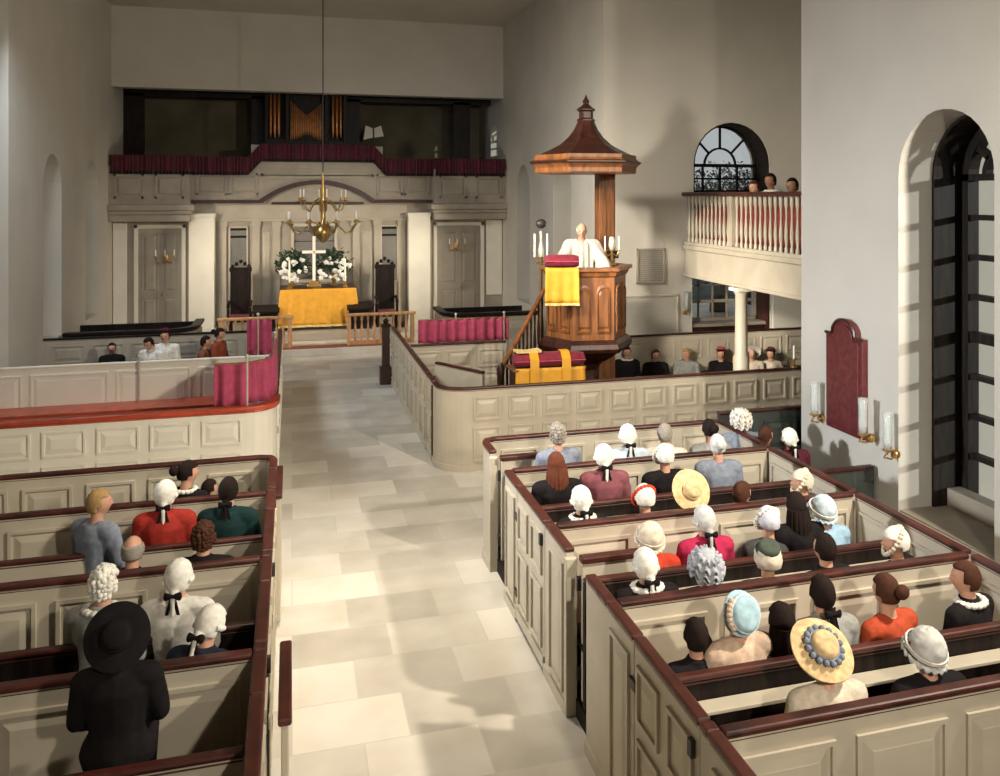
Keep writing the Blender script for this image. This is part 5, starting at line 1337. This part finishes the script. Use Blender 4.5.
# row G
person(826, 658, YG, 'woman in straw hat ringed with blue flowers', 'straw', 'straw', 'gown', 'cream', 0, head='bowed', group=GA, extra='bluegrey')
person(928, 650, YG, 'woman in grey white cap in the nearest occupied row', 'mob', 'silverwig', 'gown', 'black', 0, group=GA, extra='white')

# left block
LA, LB, LC, LD, LE = YA, YB, YCc, YD-0.15, YEe
person(186, 473, LA, 'woman with black pinned hair and white lace collar in the left front pew', 'bun', 'darkhair', 'gown', 'black', -30, head='right', group=GL, neckcloth='white')
person(208, 489, LA+0.05, 'small black haired child in the left front pew', 'short', 'darkhair', 'gown', 'white', -20, head='right', group=GL, scale=0.80)
person(165, 494, LB, 'man in white wig with black bow and red coat', 'wig', 'wig', 'coat', 'red', 0, group=GL)
person(228, 491, LB, 'dark haired man in dark green coat', 'queue', 'darkhair', 'coat', 'green', -8, group=GL)
person(97, 503, LB-0.1, 'blond woman in blue grey dress at the left edge', 'short', 'blond', 'gown', 'bluegrey', -40, head='right', group=GL)
person(132, 551, LC, 'balding grey haired man in black coat', 'fringe_hair', 'greyhair', 'coat', 'black', -12, group=GL)
person(203, 538, LC, 'person with dark auburn hair in black coat', 'curly', 'brownhair', 'coat', 'black', -5, group=GL)
person(178, 577, LD, 'man in white wig with black bow and white shirt', 'wig', 'wig', 'coat', 'white', -10, group=GL)
person(103, 585, LD, 'white haired person in grey coat at the left edge', 'curly', 'wig', 'coat', 'grey', -20, group=GL, neckcloth='white')
person(238, 621, LE, 'man in curly white wig bowing his reddish face near the left aisle door', 'wig', 'wig', 'coat', 'navy', -30, head='bowed', group=GL)
person(118, 640, YF+0.1, 'person in black with wide black hat in the lower left corner', 'straw', 'black', 'coat', 'black', 0, group=GL, extra='black', scale=0.9)

# right transept, facing back towards the pulpit
GT = 'worshippers on the transept bench'
YTn = 13.72
def facing(u, v, lab, hair, hcol, garment, gcol, yaw, **k): return person(u, v, YTn, lab, hair, hcol, garment, gcol, yaw, group=GT, eyes=True, **k)
facing(627, 352, 'dark haired man in black coat and white neckcloth nearest the pulpit', 'short', 'darkhair', 'coat', 'black', 160, neckcloth='white')
facing(656, 355, 'brown haired person in dark coat second from the pulpit', 'short', 'brownhair', 'coat', 'black', 165)
facing(687, 354, 'blond woman in grey green dress on the transept bench', 'bun', 'blond', 'gown', 'grey', 155, head='right')
facing(721, 354, 'woman in black with small pink red hat', 'pillbox', 'pinkred', 'gown', 'black', 150)
facing(752, 354, 'woman in wide white hat right of the gallery post', 'straw', 'white', 'gown', 'cream', 160, extra='white')
facing(771, 354, 'woman in crimson hat and pale dress at the bench end', 'pillbox', 'plum', 'gown', 'cream', 165, head='right')
# left transept
GQ = 'worshippers in the left transept pew'
person(151, 342, 14.75, 'man in white shirt with dark hair in the left transept pew', 'short', 'darkhair', 'coat', 'white', 150, group=GQ, eyes=True, head='bowed', scale=1.0)
person(165, 336, 14.75, 'woman in white blouse with crimson hat in the left transept pew', 'pillbox', 'plum', 'coat', 'white', 175, group=GQ, eyes=True, scale=1.0)
person(205, 342, 14.7, 'dark haired person in light brown coat facing the aisle', 'short', 'darkhair', 'coat', 'brown', -100, group=GQ, eyes=True, scale=1.0)
person(219, 334, 14.75, 'dark haired person in reddish brown coat facing the aisle', 'bun', 'darkhair', 'coat', 'rust', -110, group=GQ, eyes=True, scale=1.0)
person(112, 348, 15.9, 'person in dark coat with black hair at the far left of the transept pew', 'short', 'darkhair', 'coat', 'black', 180, group=GQ, eyes=True, scale=0.92)
# gallery: seated on a gallery bench behind the balustrade
GG = 'people in the transept gallery'
for u, v, y, lab, hc, gc_, sk in ((771, 181, 12.3, 'dark haired man in blue grey jacket leaning on the gallery rail', 'darkhair', 'bluegrey', 'skin_dark'),
                                  (793, 186, 11.6, 'dark haired man in dark jacket at the right of the gallery rail', 'darkhair', 'charcoal', 'skin_dark'),
                                  (755, 188, 12.75, 'person in pale blue sleeve partly hidden by the gallery window', 'brownhair', 'lightblue', 'skin')):
    q = on_x(u, v, 7.52); s_ = 1.08
    person(0, 0, 0, lab, 'short', hc, 'coat', gc_, 90+20, group=GG, eyes=True, skin=sk, fixed=(q.x, q.y, q.z-1.203*s_), scale=s_, neckcloth='white' if gc_ != 'lightblue' else None)
S(MB().box(7.40, 7.75, 9.3, 14.4, 2.36, 2.80).build('floor_gallery_bench', 'walnut', None, 0.01))
# preacher
pz = on_y(583, 230, 12.55)
pr_ = person(0, 0, 0, 'preacher in white surplice with bald head standing in the oak pulpit', 'fringe_hair', 'silverwig', 'surplice', 'linen', 165, head='stand', fixed=(pz.x, 12.62, pz.z-1.603), scale=1.0, eyes=True)
fl_z = pz.z-1.603
MB().rings([hexv(0.66, fl_z-0.06), hexv(0.66, fl_z-0.002)]).build('pulpit_floor', 'walnut', pl)

# ------------------------------------------------------------------ outdoors seen through the windows
S(MB().box(-60, 70, -40, 80, -0.9, -0.6).build('ground_outside', 'lawn'))
def tree(x, y, h, r, seed, lab):
    rnd = random.Random(seed)
    t = empty('tree', (x, y, -0.6), lab, 'tree', 'trees outside the windows')
    mb = MB().tube([(x, y, -0.6), (x+0.1, y, h*0.4), (x, y+0.2, h*0.8)], [0.3, 0.22, 0.08], 10)
    for k in range(9):
        a = rnd.uniform(0, 2*PI); z = h*rnd.uniform(0.25, 0.75); mb.tube([(x, y, z), (x+r*0.7*math.cos(a), y+r*0.7*math.sin(a), z+h*0.22)], [0.09, 0.03], 6)
    mb.build('trunk', 'bark', t, smooth=True)
    lf = MB()
    for k in range(3600):
        d = Vector((rnd.gauss(0, 1), rnd.gauss(0, 1), rnd.gauss(0, 1))).normalized()*r*rnd.uniform(0.45, 1)
        c = Vector((x, y, h*0.62))+Vector((d.x, d.y, d.z*1.2)); e = Vector((rnd.uniform(-1, 1), rnd.uniform(-1, 1), rnd.uniform(-1, 1))).normalized(); g = e.cross(Vector((0.3, 0.2, 1))).normalized()
        s_ = rnd.uniform(0.05, 0.11)
        lf.add([c, c+e*s_+g*s_*0.5, c+e*s_*2, c+e*s_-g*s_*0.5], [(0, 1, 2, 3)])
    tag(lf.build('foliage', 'leaf', t), kind='stuff')
tree(12.3, 24.0, 4.1, 1.65, 1, 'dark leafy tree filling the lower part of the gallery window')
tree(15.6, 28.5, 4.3, 1.7, 2, 'dark leafy tree farther back at the right of the gallery window')
tree(16.2, 17.2, 6.0, 1.8, 4, 'dark leafy tree outside the tall nave window')
bd = empty('outbuilding', (24, 17, -0.6), 'brick building with pale windows seen through the tall nave window', 'building')
MB().box(21, 28, 12, 26, -0.6, 5.5).build('wall', 'brick', bd)
for k in range(6):
    for z in (0.6, 3.0):
        w_ = MB().box(20.94, 21.02, 12.6+2.1*k, 13.6+2.1*k, z, z+1.5).build('window_frame', 'white_paint', bd); MB().box(20.92, 20.95, 12.7+2.1*k, 13.5+2.1*k, z+0.1, z+1.4).build('pane', 'iron', w_)
MB().prism([(20.6, 5.5), (28.4, 5.5), (24.5, 7.6)], lambda p, q, d: (p, d, q), 11.6, 26.4).build('roof', 'iron', bd)

# ------------------------------------------------------------------ light
wd = bpy.data.worlds.new('world'); scene.world = wd; wd.use_nodes = True
bg = wd.node_tree.nodes['Background']; bg.inputs[0].default_value = (0.93, 0.95, 0.97, 1); bg.inputs[1].default_value = 0.55
def sun(direction, strength, col, ang=1.0):
    l = bpy.data.lights.new('sun', 'SUN'); l.energy = strength; l.color = col; l.angle = math.radians(ang)
    o = bpy.data.objects.new('sun', l); COL.objects.link(o); o.rotation_euler = Vector(direction).to_track_quat('-Z', 'Y').to_euler()
sun((-0.61, 0.79, -0.10), 2.2, (1.0, 0.97, 0.90), 0.4)
def lamp(loc, target, power, size, col, spread=180, name='unseen_flood'):
    l = bpy.data.lights.new(name, 'AREA'); l.energy = power; l.size = size; l.color = col; l.spread = math.radians(spread)
    o = bpy.data.objects.new(name, l); COL.objects.link(o); o.location = loc; o.rotation_euler = (Vector(target)-Vector(loc)).to_track_quat('-Z', 'Y').to_euler()
WARM = (1.0, 0.90, 0.755)
lamp((5.1, 3.2, 4.9), (-0.9, 10.0, 0.5), 300, 0.22, WARM, 130)
lamp((2.0, -1.2, 4.3), (3.0, 6.5, 0.9), 115, 0.22, WARM, 120)
lamp((0.9, 7.6, 7.7), (0.9, 7.9, 0), 58, 0.3, WARM, 55)  # unseen overhead lamp, added to brighten the aisle floor
lamp((4.9, 19.2, 3.0), (0.2, 22.3, 1.0), 50, 0.5, (1.0, 0.86, 0.68), 80)
lamp((-3.6, 19.2, 3.0), (1.0, 22.3, 1.0), 50, 0.5, (1.0, 0.86, 0.68), 80)
lamp((-2.5, 8.8, 6.2), (7.5, 14.5, 1.6), 110, 0.5, WARM, 70)
lamp((2.7, 9.8, 2.7), (7.4, 13.6, 1.15), 26, 0.25, WARM, 50)  # unseen low lamp added to brighten the faces on the transept bench
lamp((0.2, 9.3, 4.6), (6.6, 14.2, 2.2), 55, 0.3, WARM, 60)  # unseen fill, added for the transept bench and the wall behind
lamp((-3.7, 7.3, 3.6), (5.3, 7.3, 1.9), 80, 0.4, (0.95, 0.97, 1.0), 60)  # unseen neutral fill added to lift the right nave wall
lamp((-3.4, 13.5, 6.5), (1.2, 16.5, 0), 120, 1.0, (0.78, 0.88, 1.0), 120)  # unseen cool fill, added as window-like light on the chancel floor

scene.view_settings.view_transform = 'Standard'; scene.view_settings.look = 'None'
scene.view_settings.gamma = 1; scene.view_settings.use_curve_mapping = False; scene.view_settings.exposure = 0.0
scene.cycles.use_denoising = True
scene.cycles.max_bounces = 6; scene.cycles.transparent_max_bounces = 12
scene.cycles.sample_clamp_indirect = 4
